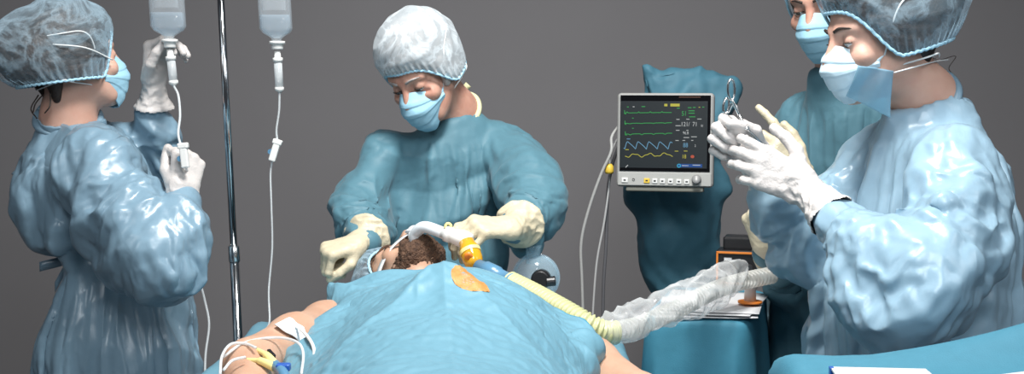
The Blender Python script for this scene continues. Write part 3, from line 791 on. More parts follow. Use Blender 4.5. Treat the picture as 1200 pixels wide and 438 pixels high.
# ---- nurse on the left, back to the camera, holding an infusion bottle up
def nurse_left():
    px = W
    head = Head(px(87, 67, 2.86), (.74, .66, .08), (-.10, 0, 1))
    neck = px(80, 140, 2.87)
    torso = [(px(98, 214, 2.87), Rm(62, 2.85), .135), (px(126, 262, 2.87), Rm(54, 2.85), .125), (px(148, 314, 2.88), Rm(54, 2.85), .125),
             (px(140, 400, 2.88), Rm(84, 2.85), .17), (px(136, 640, 2.88), Rm(100, 2.85), .21)]
    lat = A(.62, -.78, 0)
    near = [(px(106, 186, 2.74), Rm(37, 2.75)), (px(146, 246, 2.68), Rm(44, 2.7)), (px(182, 296, 2.62), Rm(45, 2.65)), (px(207, 276, 2.64), Rm(33, 2.65)), (px(214, 238, 2.68), Rm(19, 2.7))]
    far = [(px(130, 172, 3.02), Rm(28, 3.0)), (px(184, 222, 3.06), Rm(30, 3.0)), (px(189, 196, 3.04), Rm(27, 3.0)), (px(182, 152, 2.99), Rm(23, 3.0)), (px(180, 124, 2.96), Rm(13.5, 2.95))]
    def extra(F):
        F.cap(px(140, 296, 2.64), Rm(34, 2.65), px(200, 306, 2.62), Rm(36, 2.65), .04)
        F.cap(px(70, 190, 2.95), Rm(28, 2.9), px(92, 270, 2.95), Rm(24, 2.9), .04)
        F.cap(px(60, 168, 2.90), .05, px(22, 206, 2.97), .008, .02)              # open edge of the gown at the back
        F.cap(px(22, 206, 2.97), .008, px(44, 240, 2.96), .02, .02)
    root, body, g, fwd = person('person in blue plastic gown seen from behind, raising an infusion bottle', None,
        (px(138, 400, 2.88)[0], 2.88), head, neck, torso, lat, [far, near], M['gown_mid'], M['skin'], female=1, extra=extra, seed=11, cr=(8.5, .0115), ridge=(6, .013), gown_stretch=A(.55, 0, -.8), yoke=.062, sim=sim_with(shrink=-.12, arm=.88, inner=.88, grav=.6, bands=[(px(148, 310, 2.88), .17, .012)]))
    head.bouffant(root, M['cap_blue'], M['cap_band'], hair=M['hair_dark'], hin=.006, hemf=.052, hemb=-.055, top=.142, puff=.10, bun=.085, bund=(0, -1, -.25), seed=5, wr=.007, ryb=.108, hs=.35)
    # hair escaping at the nape
    F = Field(head.w((0, -.08, -.07)) - .09, head.w((0, -.08, -.07)) + .09, .0035)
    F.cap(head.w((-.035, -.07, -.045)), .022, head.w((-.02, -.062, -.095)), .010, .012); F.cap(head.w((.035, -.07, -.045)), .022, head.w((.02, -.062, -.095)), .010, .012)
    V, Fc = F.mesh(1); mk('hair', V, Fc, M['hair_dark'], root, origin=head.w((0, -.08, -.07)))
    for i, (a, b, c) in enumerate((((-.03, -.085, -.08), (-.035, -.105, -.11), (-.02, -.1, -.135)), ((.0, -.085, -.08), (.01, -.11, -.10), (.0, -.115, -.12)), ((.03, -.08, -.08), (.04, -.09, -.11), (.03, -.1, -.125)))):
        tube('hair', [head.w(a), head.w(b), head.w(c)], .0016, M['hair_dark'], root, n=5, origin=head.w(a))
    mk_ = head.mask(root, M['mask'], M['strap'], seed=2, crown=(0, -.175, .035), nape=(0, -.10, -.07))
    # bow of the upper strap on the back of the cap
    bc = px(24, 48, 2.90)
    for P in ([bc, bc + A(-.012, 0, .018), bc + A(.002, -.004, .026), bc], [bc, bc + A(-.022, 0, -.012), bc + A(-.008, -.006, -.022), bc]):
        tube('mask_strap', P, .0022, M['strap'], mk_, n=6, origin=bc)
    tube('mask_strap', [bc, px(60, 52, 2.76), px(100, 56, 2.77), px(132, 70, 2.84)], .0017, M['strap'], mk_, n=6, origin=bc)
    ring_part('collar_binding', neck + A(.0, 0, .0), head.w((0, -.03, -.1)) - neck, .068, .009, M['gown_mid'], g)
    # loose edge of the gown standing off the back
    C = np.array([[W(*q) for q in r] for r in [[(66,143,2.84),(44,170,2.83),(13,204,2.84)],[(84,150,2.76),(58,190,2.75),(36,214,2.80)],[(96,178,2.72),(74,222,2.73),(52,244,2.79)],[(100,208,2.72),(88,250,2.73),(74,276,2.80)]]])
    G = surf(C, 30, 40); q = G.reshape(-1, 3); G = (q + A(.4, -.8, 0) * (.004 * crumple(q, 16, 5, 4))[:, None]).reshape(G.shape)
    sheet_obj('gown_flap', G, M['gown_mid'], g, .002)
    # waist tie at the back
    for q in ([(86, 300), (70, 306), (46, 312)], [(86, 304), (74, 318), (64, 336)]):
        P = catmull([px(x, y, 2.86 - .0 * i) for i, (x, y) in enumerate(q)], 8)
        V = np.concatenate([P + A(0, .004, .010), P - A(0, -.004, .012)]); n = len(P)
        o = mk('gown_tie', V, grid_faces(2, n), M['gown_mid'], g, origin=P[0]); s = o.modifiers.new('t', 'SOLIDIFY'); s.thickness = .003
    glove(root, M['glove_white'], px(180, 100, 2.955), (.10, .06, .99), (-.86, .42, .06), (-.4, -.85, .1), CURL((68, 50, 25), (72, 45, 20), (74, 40, 20), (76, 40, 20)),
          far, .05, .043, thumb=((.62, .60, -.5), (.1, .85, -.5), (-.2, .85, -.5)), seed=8)
    glove(root, M['glove_white'], px(214, 232, 2.68), (.10, .28, .95), (.66, -.72, .05), (-.7, -.55, .26), CURL((70, 80, 40), (76, 84, 40), (80, 86, 40), (84, 86, 40)),
          near, .05, .042, thumb=((.35, .85, -.45), (-.1, .95, -.4), (-.2, .9, -.4)), seed=9)
    return root
nurse_left()

# ---- nurse at the right, in profile, holding the needle holder
def nurse_right():
    px = W
    head = Head(px(1029, 39, 2.32), (-.955, -.22, -.22), (-.05, 0, 1))
    neck = px(1086, 118, 2.36)
    torso = [(px(1094, 250, 2.36), Rm(84, 2.35), .165), (px(1086, 310, 2.36), Rm(92, 2.35), .175), (px(1068, 390, 2.36), Rm(104, 2.35), .185),
             (px(1060, 500, 2.36), Rm(108, 2.35), .195), (px(1060, 800, 2.36), Rm(112, 2.35), .21)]
    torso = [(c, d, w) for c, w, d in torso]      # seen from the side: the depth is what the picture shows
    lat = A(.10, -1, 0)
    near = [(px(1118, 190, 2.19), Rm(46, 2.2)), (px(1124, 262, 2.10), Rm(56, 2.1)), (px(1086, 322, 2.02), Rm(56, 2.05)), (px(1020, 292, 2.08), Rm(40, 2.1)), (px(972, 256, 2.17), Rm(26, 2.15))]
    far = [(px(1050, 184, 2.48), Rm(38, 2.5)), (px(982, 258, 2.44), Rm(42, 2.45)), (px(952, 276, 2.41), Rm(37, 2.4)), (px(918, 244, 2.39), Rm(31, 2.4)), (px(894, 212, 2.37), Rm(21, 2.35))]
    def extra(F):
        F.cap(px(1050, 335, 2.02), Rm(38, 2.05), px(1110, 335, 2.04), Rm(40, 2.05), .04)
        F.cap(px(985, 270, 2.14), Rm(24, 2.1), px(1030, 330, 2.06), Rm(34, 2.1), .03)
        F.cap(px(908, 244, 2.39), Rm(22, 2.4), px(944, 292, 2.40), Rm(26, 2.4), .03)
    root, body, g, fwd = person('person in pale blue plastic gown in profile, holding the needle holder', None,
        (px(1045, 400, 2.36)[0], 2.36), head, neck, torso, lat, [far, near], M['gown_pale'], M['skin'], female=1, extra=extra, seed=21, cr=(9, .012), ridge=(5, .014), gown_stretch=A(.5, .1, 1), yoke=.06, neck_r=.050, sim=sim_with(shrink=-.11, arm=.90, inner=.90, grav=.5))
    head.eyes(body, eye_mats(), down=.6, brow=M['hair_dark'])
    head.bouffant(root, M['cap_blue'], M['cap_band'], hair=M['hair_dark'], hin=.006, hemf=.058, hemb=-.045, top=.150, puff=.14, bun=.085, bund=(0, -1, .35), seed=7, wr=.007, hs=.15)
    mk_ = head.mask(root, M['mask_white'], M['strap'], seed=4, bot=-.118, nape=(0, -.115, -.075))
    # lower sheet of the unfolded mask hanging in front of the neck
    c = [px(1006, 77, 2.235), px(1046, 83, 2.235), px(1043, 138, 2.25), px(992, 112, 2.275)]
    nu, nv = 24, 24; u, v = np.meshgrid(np.linspace(0, 1, nu), np.linspace(0, 1, nv), indexing='ij')
    u = u[..., None]; v = v[..., None]
    P = (c[0] * (1 - u) * (1 - v) + c[1] * u * (1 - v) + c[2] * u * v + c[3] * (1 - u) * v)
    P = P + A(0, -1, 0) * (.016 * np.sin(np.pi * u) * (1 - .5 * v) + .003 * np.sin(9 * u + 4 * v))
    o = mk('mask_flap', P.reshape(-1, 3), grid_faces(nu, nv), M['mask_flap'], mk_, origin=c[0]); s = o.modifiers.new('t', 'SOLIDIFY'); s.thickness = .0015
    # loose ends of the straps and a curl of hair at the nape
    nb = head.w((.03, -.12, -.085))
    tube('mask_strap', [px(1048, 85, 2.225), px(1070, 79, 2.245), px(1096, 72, 2.31), px(1112, 70, 2.36)], .0013, M['strap'], mk_, n=6)
    tube('hair', [px(1103, 70, 2.36), px(1120, 66, 2.37), px(1112, 80, 2.37), px(1119, 90, 2.37), px(1108, 92, 2.37)], .0007, M['hair_dark'], root, n=5, origin=nb)
    F = Field(head.w((0, -.08, -.06)) - .09, head.w((0, -.08, -.06)) + .09, .0035)
    F.cap(head.w((-.035, -.07, -.04)), .022, head.w((-.02, -.06, -.085)), .012, .012); F.cap(head.w((.035, -.07, -.04)), .022, head.w((.02, -.06, -.085)), .012, .012)
    V, Fc = F.mesh(1); mk('hair', V, Fc, M['hair_dark'], root, origin=nb)
    ring_part('collar_binding', neck + A(0, 0, -.008), head.w((0, -.03, -.1)) - neck, .064, .009, M['gown_mid'], g)
    glove(root, M['glove_white'], px(946, 222, 2.235), (-.86, .18, .42), (-.05, -.97, .10), (.35, .1, .86), CURL((24, 28, 14), (30, 30, 14), (34, 32, 15), (38, 34, 16)),
          near, .085, .040, thumb=((.72, .60, -.10), (.45, .85, -.2), (.2, .9, -.3)), seed=12, wr=.0016, vox=.0023)
    global FAR_HAND
    gl, FAR_HAND = glove(root, M['glove_white'], px(891, 190, 2.36), (-.80, .05, .58), (.08, .95, .18), (.5, -.2, .75), CURL((64, 86, 42), (70, 88, 44), (74, 90, 44), (78, 90, 44)),
          far, .075, .040, thumb=((.55, .65, -.55), (-.1, .85, -.55), (-.35, .8, -.5)), seed=13, vox=.0023)
    return root
nurse_right()

# ---- tall assistant standing behind the right nurse
def assistant():
    px = W
    head = Head(px(968, -2, 2.88), (-.56, -.74, -.36), (-.08, 0, 1), .96)
    neck = px(988, 80, 2.92)
    torso = [(px(992, 206, 2.98), Rm(86, 2.95), .125), (px(990, 290, 3.0), Rm(88, 2.95), .13), (px(988, 380, 3.0), Rm(90, 2.95), .135),
             (px(988, 480, 3.0), Rm(94, 2.95), .145), (px(988, 670, 3.0), Rm(102, 2.95), .17)]
    lat = A(.84, -.54, 0)
    right = [(px(944, 140, 3.05), Rm(34, 2.95)), (px(944, 232, 2.98), Rm(38, 2.9)), (px(936, 300, 2.88), Rm(34, 2.85)), (px(900, 296, 2.80), Rm(23, 2.8))]
    left = [(px(1046, 136, 2.88), Rm(34, 2.85)), (px(1062, 260, 2.84), Rm(34, 2.8)), (px(1010, 276, 2.76), Rm(30, 2.75)), (px(944, 222, 2.66), Rm(19, 2.65))]
    root, body, g, fwd = person('person in teal gown standing behind the one with the needle holder', None,
        (px(988, 400, 3.0)[0], 3.0), head, neck, torso, lat, [right, left], M['gown_teal'], M['skin_old'], seed=31, cr=(6.5, .0085), ridge=(5.5, .011), gown_stretch=A(.15, 0, 1), sim=sim_with(shrink=-.13, arm=.84, inner=.88, grav=.7, crisp=(5.5, .034)))
    head.eyes(body, eye_mats(), down=.5, brow=M['hair_dark'])
    head.bouffant(root, M['cap_blue'], M['cap_band'], hair=M['hair_dark'], seed=9, hemf=.060, hemb=-.04)
    head.mask(root, M['mask'], M['strap'], seed=6)
    glove(root, M['glove_cream'], px(900, 292, 2.78), (-.35, -.30, .88), (-.62, -.72, -.25), (.65, -.6, .3), CURL((74, 78, 40), (78, 80, 40), (80, 82, 40), (84, 84, 40)),
          right, .035, .044, seed=14)
    glove(root, M['glove_cream'], px(940, 212, 2.63), (-.62, -.05, .76), (.15, -.95, .15), (.65, .25, .56), CURL((12, 16, 10), (55, 60, 30), (60, 64, 30), (64, 66, 30)),
          left, .07, .040, seed=15)
    return root
assistant()
# ------------------------------------------------------------------ operating table, patient, drape
TZ = .955
def op_table():
    base = A(-.13, 2.1, 0)
    r = empty('operating_table', base); tag(r, 'operating table with black pad hidden under the blue sheet below the patient', 'operating table')
    MB().box((-.13, 2.06, TZ - .05), (.54, 1.56, .07)).build('pad', M['pad'], r, bevel=.02)
    MB().box((-.13, 2.06, TZ - .11), (.52, 1.54, .04)).build('table_frame', M['chrome'], r, bevel=.008)
    MB().box((-.48, 2.52, TZ - .045), (.16, .62, .06)).build('arm_board', M['pad'], r, bevel=.02)
    MB().box((.17, 2.2, TZ - .045), (.10, .50, .06)).build('arm_board', M['pad'], r, bevel=.02)
    MB().box((-.13, 2.1, .5), (.28, .34, .7)).build('column', M['white_plastic'], r, bevel=.03)
    MB().box((-.13, 2.1, .09), (.5, 1.1, .16)).build('base', M['white_plastic'], r, bevel=.04)
    # sheet over the pad and the arm boards
    nu, nv = 110, 170
    x = np.linspace(-.68, .34, nu); y = np.linspace(1.24, 2.96, nv); X, Yg = np.meshgrid(x, y, indexing='ij')
    xl, xr, yb, yn = -.565, .215, 2.865, 1.31
    over = np.maximum(0, np.maximum(np.maximum(xl - X, X - xr), np.maximum(Yg - yb, yn - Yg)))
    Xc = np.clip(X, xl - .035 * 1, xr + .035); Yc = np.clip(Yg, yn - .03, yb + .03)
    Z = TZ + .006 - np.clip(over - .018, 0, 1) * 2.2 - .02 * sstep(0, .05, over)
    P = np.stack([Xc, Yc, Z], -1); Q = P.reshape(-1, 3)
    d = .004 * crumple(Q, 7, 5, 3, .5) + .004 * ridged(Q, 4, 2)
    P = P + (d.reshape(nu, nv) + .004)[..., None] * A(0, 0, 1) * (over < .03)[..., None] + (.012 * np.sin(28 * (X + Yg)) * sstep(.02, .1, over))[..., None] * np.stack([np.sign(X - (xl + xr) / 2) * ((X < xl) | (X > xr)), np.sign(Yg - 2) * ((Yg > yb) | (Yg < yn)), 0 * X], -1)
    o = sheet_obj('table_sheet', P, M['drape'], None, .002); tag(o, 'flat light blue sheet on the operating table, its corner behind the bare arm', 'sheet')
op_table()

PD = [  # patient drape: rows from the neck towards the feet, columns from the picture's left to right (px, py, distance)
 [(383, 351, 2.44), (398, 336, 2.48), (438, 320, 2.51), (500, 311, 2.49), (548, 314, 2.46), (600, 336, 2.38), (655, 370, 2.29), (688, 390, 2.22), (682, 404, 2.20)],
 [(386, 386, 2.28), (398, 358, 2.31), (438, 338, 2.36), (505, 324, 2.34), (565, 331, 2.30), (615, 356, 2.24), (655, 388, 2.17), (680, 412, 2.11), (676, 440, 2.09)],
 [(340, 446, 2.12), (386, 404, 2.14), (436, 366, 2.14), (508, 349, 2.13), (580, 362, 2.08), (630, 394, 2.03), (665, 432, 1.99), (680, 470, 1.97), (684, 512, 1.96)],
 [(312, 530, 1.86), (362, 462, 1.85), (428, 407, 1.84), (510, 391, 1.83), (590, 405, 1.81), (645, 446, 1.79), (680, 500, 1.78), (700, 560, 1.77), (712, 612, 1.76)],
 [(296, 640, 1.60), (340, 545, 1.58), (418, 478, 1.56), (510, 462, 1.55), (600, 478, 1.54), (662, 530, 1.53), (700, 600, 1.53), (722, 668, 1.53), (735, 715, 1.53)],
 [(286, 760, 1.36), (330, 660, 1.34), (410, 570, 1.32), (510, 552, 1.31), (610, 570, 1.31), (680, 640, 1.30), (722, 720, 1.30), (745, 790, 1.30), (760, 830, 1.30)]]
def patient():
    px = W
    head = Head(px(473, 334, 2.76), (-.10, .22, .97), (-.56, .80, 0))
    P_ = lambda x, y, Y: px(x, y, Y)
    base = A(-.12, 2.0, TZ)
    root = empty('person', base); tag(root, 'bearded patient lying on his back under the blue drape, bare arms out at his sides', 'person')
    F = Field(A(-.62, 1.15, TZ - .12), A(.32, 3.0, 1.28), .014, (head.o - .15, head.o + .15), .0038)
    neck = A(-.150, 2.545, 1.045)
    head.prims(F, neck, .052)
    ch = A(-.135, 2.33, 1.045)
    flat = (A(0, 0, 1), .52)
    for c, w_ in (((-.14, 2.36, 1.045), .15), ):
        pass
    F.cap(A(-.14, 2.36, 1.036), .130, A(-.12, 2.0, 1.036), .125, .04, flat=flat)
    F.cap(A(-.12, 2.0, 1.036), .125, A(-.11, 1.72, 1.035), .130, .04, flat=flat)
    sl, sr = A(-.305, 2.43, 1.028), A(.060, 2.27, 1.012)
    F.cap(sl, .056, sr, .050, .05); F.cap(neck, .055, ch, .07, .05)
    el, er = px(288, 428, 2.08), px(752, 474, 2.04)
    F.chain([(px(412, 392, 2.53), .040), (px(382, 383, 2.40), .0445), (px(345, 400, 2.24), .0455), (px(300, 424, 2.10), .043)], .03)
    F.cap(sl - A(0, 0, .015), .046, px(412, 392, 2.53), .040, .02)
    F.chain([(el, .042), (px(298, 500, 1.86), .040), (px(345, 620, 1.62), .030)], .02)
    F.cap(sr, .050, px(690, 430, 2.22), .050, .02)
    F.chain([(px(690, 430, 2.22), .051), (er, .045), (px(770, 580, 1.80), .038), (px(770, 700, 1.60), .029)], .03)
    hand_prims(F, px(345, 620, 1.62), A(.2, -.95, -.15), A(0, -.1, .98), A(-.95, -.2, 0), CURL((20, 25, 15)), k=.95)
    hand_prims(F, px(770, 700, 1.60), A(-.1, -.98, -.05), A(0, -.05, 1), A(-1, .1, 0), CURL((20, 25, 15)), k=.95)
    for s, x0 in ((-1, -.20), (1, -.02)):
        F.chain([(A(x0, 1.72, 1.02), .062), (A(x0, 1.32, 1.01), .058), (A(x0, 1.17, 1.0), .05)], .03)
    V, Fc = F.mesh(1)
    body = mk('body', V, Fc, M['skin_tan'], root, origin=base)
    head.bouffant(root, M['cap_blue'], M['cap_band'], hair=M['hair_brown'], hin=.01, hemf=.060, hemb=-.03, top=.145, puff=.13, bun=.02, seed=12)
    for x in (-1, 1):
        P = [head.w((x * .033 + math.sin(t) * .0165 * .9, .073 + math.cos(t) * .0163, -.004)) for t in np.linspace(-1, 1, 9)]
        tube('eyelashes', P, .0012, M['hair_brown'], body, n=6, raw=True)
        Q = catmull([head.w((x * .013, .0955, .022)), head.w((x * .030, .0915, .027)), head.w((x * .05, .075, .023))], 8)
        tube('eyebrow', Q, .0034, M['hair_brown'], body, n=7, raw=True)
    # beard over jaw, chin, under the chin and on the lip
    bc = head.w((0, .05, -.09)); Fb = Field(bc - .12, bc + .12, .0035); k = head.k
    def cp(a, ra, q, rb, kk): Fb.cap(head.w(a), ra * k, head.w(q), rb * k, kk)
    Fb.ell(head.w((0, .043, -.087)), A(.0485, .0465, .036) * k, head.R, .02)
    for x in (-1, 1): cp((x * .055, .006, -.055), .020, (x * .034, .060, -.100), .020, .02)
    Fb.ell(head.w((0, .079, -.107)), A(.026, .024, .021) * k, head.R, .02); cp((-.024, .090, -.062), .0085, (.024, .090, -.062), .0085, .006); cp((-.03, .082, -.07), .012, (-.034, .066, -.09), .016, .01); cp((.03, .082, -.07), .012, (.034, .066, -.09), .016, .01)
    V, Fc = Fb.mesh(1); N = normals(V, Fc); V = V + N * (.0022 * ridged(V, 110, 4) + .0015 * perlin(V * 260))[:, None]
    mk('beard', V, Fc, M['hair_brown'], root, origin=bc)
    return head
PH = patient()

def drape_surface():
    C = [[W(*p) for p in row] for row in PD]
    return surf(C, 150, 124)
DS = drape_surface()
def patient_drape():
    P = DS.copy(); nu, nv = P.shape[:2]; Q = P.reshape(-1, 3); Fc = grid_faces(nu, nv); N = normals(Q, Fc)
    if N[:, 2].mean() < 0: N = -N
    U, Vv = np.meshgrid(np.linspace(0, 1, nu), np.linspace(0, 1, nv), indexing='ij')
    side = (sstep(.22, .02, U) + sstep(.80, .98, U)).ravel()
    d = .006 * crumple(Q, 4.0, 5, 8, .5) + .004 * ridged(Q, 5, 3, A(.2, 1, 0), .3) + side * (.022 * ridged(Q, 6.5, 6, A(.5, .2, -1), .35) + .010 * crumple(Q, 9, 4, 5))
    Q = Q + N * (d + .010)[:, None]
    o = mk('surgical_drape', Q, Fc, M['drape'], None, origin=Q.mean(0)); tag(o, 'bright blue surgical drape spread over the patient, with an orange stained opening', 'drape')
    edge = (U < .012) | (Vv < .010) | (U > .988)
    wgt = np.where(edge, 1.0, np.where(U < .16, .45, .30)).ravel(); wgt = np.maximum(wgt, .25 * sstep(.12, 0, Vv).ravel())
    cloth_sim(o, wgt, frames=SIMF, shrink=-.03, bend=2, tens=40, grav=.15, mass=.25)
    refine(o, (4.2, .026), 17)
    # folds left by packing, meeting on the chest
    n_ = len(o.data.vertices); co = np.empty(n_ * 3, np.float32); o.data.vertices.foreach_get('co', co); co = co.reshape(-1, 3).astype(float); wq = co + A(*o.location)
    p0 = W(520, 346, 2.09); h = 0
    for dx, dy, am, wd in ((-.55, -1, .034, .05), (.08, -1, .020, .04), (.95, -.30, .030, .045), (-.95, .10, .024, .045), (.75, .75, .016, .04), (.55, -1, .026, .05)):
        dr = nrm(A(dx, dy, 0)); s1 = (wq - p0) @ dr; t1 = (wq - p0) @ A(-dr[1], dr[0], 0); h = h + am * np.exp(-np.abs(t1) / wd) * sstep(-.03, .05, s1) * np.exp(-np.clip(s1, 0, 9) / .45)
    co[:, 2] += h - .005; o.data.vertices.foreach_set('co', co.astype(np.float32).ravel()); o.data.update()
    n_ = len(o.data.vertices); co = np.empty(n_ * 3, np.float32); o.data.vertices.foreach_get('co', co); Q2 = co.reshape(-1, 3) + A(*o.location)
    s = o.modifiers.new('thick', 'SOLIDIFY'); s.thickness = .0025; s.offset = -1
    Q = Q2[:nu * nv]
    P = Q.reshape(nu, nv, 3)
    # opening with iodine stained skin
    c = (.505, .055); n = 64; V = []; best = None
    tgt = W(547, 326, 2.38)
    rel = Q - A(0, 0, CAMZ); dep = rel[:, 1] * cp_ - rel[:, 2] * sp_; sx = CX + FPX * rel[:, 0] / dep; sy = CY - FPX * (rel[:, 1] * sp_ + rel[:, 2] * cp_) / dep
    near = np.where(np.hypot(sx - 548, sy - 321) < 6, dep, 9); k = int(np.argmin(near)) if near.min() < 9 else int(np.argmin(np.linalg.norm(Q - tgt, axis=1)))
    iu, iv = divmod(k, nv)
    nr = 22; pts = []
    ex = nrm(P[min(nu - 1, iu + 6), iv] - P[max(0, iu - 6), iv]); ey = nrm(P[iu, min(nv - 1, iv + 6)] - P[iu, max(0, iv - 6)])
    V = []
    for r in range(nr + 1):
        for t in range(n):
            a = 2 * np.pi * t / n; f = r / nr * (1 + .05 * math.sin(3 * a + 1))
            q = P[iu, iv] + ex * f * .036 * math.cos(a) + ey * f * .036 * math.sin(a)
            dd = np.linalg.norm((Q2 - q)[:, :2], axis=1); w4 = np.argpartition(dd, 6)[:6]; ww = 1 / (dd[w4] + .002); V.append(A(q[0], q[1], Q2[w4, 2].max() + .002))
    Fq = [(r * n + t, r * n + (t + 1) % n, (r + 1) * n + (t + 1) % n, (r + 1) * n + t) for r in range(nr) for t in range(n)]
    op = mk('stained_opening', V, Fq, M['iodine'], o, origin=P[iu, iv]); tag(op, 'orange iodine stained opening')
    # dark hem where the right arm comes out
    e = P[-30:, 0] if False else P[int(nu * .90):, 1]
    tube('drape_hem', resample(P[int(nu * .80):, 0], .01)[0], .003, M['sheet'], o, n=8, raw=True)
patient_drape()

# ------------------------------------------------------------------ airway and hoses
def circuit():
    px = W
    m0 = PH.w((0, .115, -.072))
    r = empty('breathing_circuit', px(545, 290, 2.62)); tag(r, 'breathing tube from the patient mouth with white elbow, amber valve and pale yellow hose', 'breathing tube')
    pth = [m0, px(486, 281, 2.70), px(488, 272, 2.69), px(497, 266, 2.675), px(512, 270, 2.66), px(530, 278, 2.65)]
    P = catmull(pth, 10); V, Fc = tube_geo(P, np.interp(np.arange(len(P)), [0, 8, len(P) - 1], [.0165, .0125, .0125]), 18); mk('elbow_tube', V, Fc, M['hose_white'], r, origin=P[20])
    # flange on the mouth
    R = PH.R; mb = MB(); mb.lathe([(.0, -.002), (.020, -.002), (.022, .002), (.017, .006), (.0, .006)], m0, np.stack([R[:, 0], R[:, 2], R[:, 1]], 1)); mb.build('mouth_flange', M['hose_white'], r, True, m0)
    a = px(518, 272, 2.655); b = px(552, 283, 2.635); P = np.array([a + (b - a) * t for t in (0, .12, .13, .32, .33, .6, .8, 1)]); V, Fc = tube_geo(P, [.0125, .0125, .017, .017, .0145, .018, .019, .015], 20); mk('swivel_connector', V, Fc, M['white_plastic'], r, origin=a)
    ring_part('connector_cap', a + (b - a) * .22 + A(0, -.004, .017), A(.2, -1, .2), .006, .003, M['pale_yellow'], r, 20, 0)
    c = px(552, 298, 2.60); ax = nrm(px(548, 284, 2.62) - px(560, 318, 2.58)); B = basis(ax, A(0, 1, 0)); Rz = np.stack([B[:, 0], B[:, 2], B[:, 1]], 1)
    mb = MB(); mb.lathe([(0, .032), (.016, .032), (.017, .022), (.0185, .02), (.021, .010), (.021, -.012), (.019, -.02), (.015, -.03), (0, -.03)], c, Rz); v = mb.build('amber_valve', M['amber'], r, True, c)
    mb = MB(); mb.lathe([(0, .004), (.0225, .004), (.0225, .0), (.0225, -.004), (0, -.004)], c + ax * .006, Rz); mb.build('valve_ring', M['pale_yellow'], v, False, c)
    mb = MB(); mb.lathe([(0, .005), (.008, .005), (.009, 0), (.006, -.004), (0, -.004)], c + A(-.004, -.021, .0), np.stack([A(1, 0, 0), A(0, 0, 1), A(0, -1, 0)], 1)); mb.build('valve_disc', M['orange'], v, True, c)
    p0 = px(560, 312, 2.565); p1 = px(601, 332, 2.50)
    P = np.array([p0 + (p1 - p0) * t for t in (0, .2, .22, .55, .57, .9, .92, 1)]); V, Fc = tube_geo(P, [.015, .016, .019, .019, .0165, .0165, .02, .02], 20); mk('hose_cuff', V, Fc, M['blue_plastic'], r, origin=p0)
    hp = [px(598, 331, 2.505), px(622, 343, 2.46), px(655, 361, 2.40), px(685, 378, 2.36), px(708, 389, 2.36), px(722, 389, 2.37)]
    V, Fc = corrugated(hp, .0205, .0095, .0024); mk('corrugated_hose', V, Fc, M['hose_yellow'], r, origin=hp[2])
    # white strap that holds the tube across the face
    S_ = [m0 + A(.0, 0, .004), PH.w((-.035, .098, -.055)), PH.w((-.062, .066, -.035)), PH.w((-.084, .01, -.02)), PH.w((-.09, -.04, -.02))]
    for q in (S_, [A(*p) for p in [m0 + A(0, 0, .004), PH.w((.035, .098, -.055)), PH.w((.062, .066, -.035)), PH.w((.084, .01, -.02)), PH.w((.09, -.04, -.02))]]):
        P = catmull(q, 10); u = PH.R[:, 2] * .0085; o = mk('tube_strap', np.concatenate([P - u, P + u]), grid_faces(2, len(P)), M['hose_white'], r, origin=P[0]); s = o.modifiers.new('t', 'SOLIDIFY'); s.thickness = .002
    # hose running on to the cart in its crumpled clear sleeve
    r2 = empty('sleeved_hose', px(790, 365, 2.5)); tag(r2, 'clear corrugated hose in a crumpled plastic sleeve running onto the blue cart', 'hose')
    hp = [px(716, 389, 2.375), px(750, 381, 2.42), px(790, 364, 2.48), px(835, 341, 2.60), px(868, 330, 2.68), px(905, 322, 2.74)]
    V, Fc = corrugated(hp, .0165, .011, .0026); mk('hose', V, Fc, M['hose_clear'], r2, origin=hp[2])
    sp = [px(704, 388, 2.365), px(720, 384, 2.375), px(752, 372, 2.42), px(790, 357, 2.47), px(830, 341, 2.58), px(856, 322, 2.66), px(866, 312, 2.69)]
    P, t = resample(catmull(sp, 14), .006); n = 60; rr = np.interp(t / t[-1], [0, .06, .3, .6, .8, .95, 1], [.024, .028, .033, .037, .036, .028, .020])
    V, Fc = tube_geo(P, rr, n, False); Vn = np.repeat(P, n, 0); N = V - Vn; N /= np.linalg.norm(N, axis=1)[:, None]
    V = V + N * (.008 * crumple(V, 22, 6, 5, .5) + .006 * ridged(V, 26, 4))[:, None]
    mk('plastic_sleeve', V, Fc, M['film'], r2, origin=sp[3])
circuit()

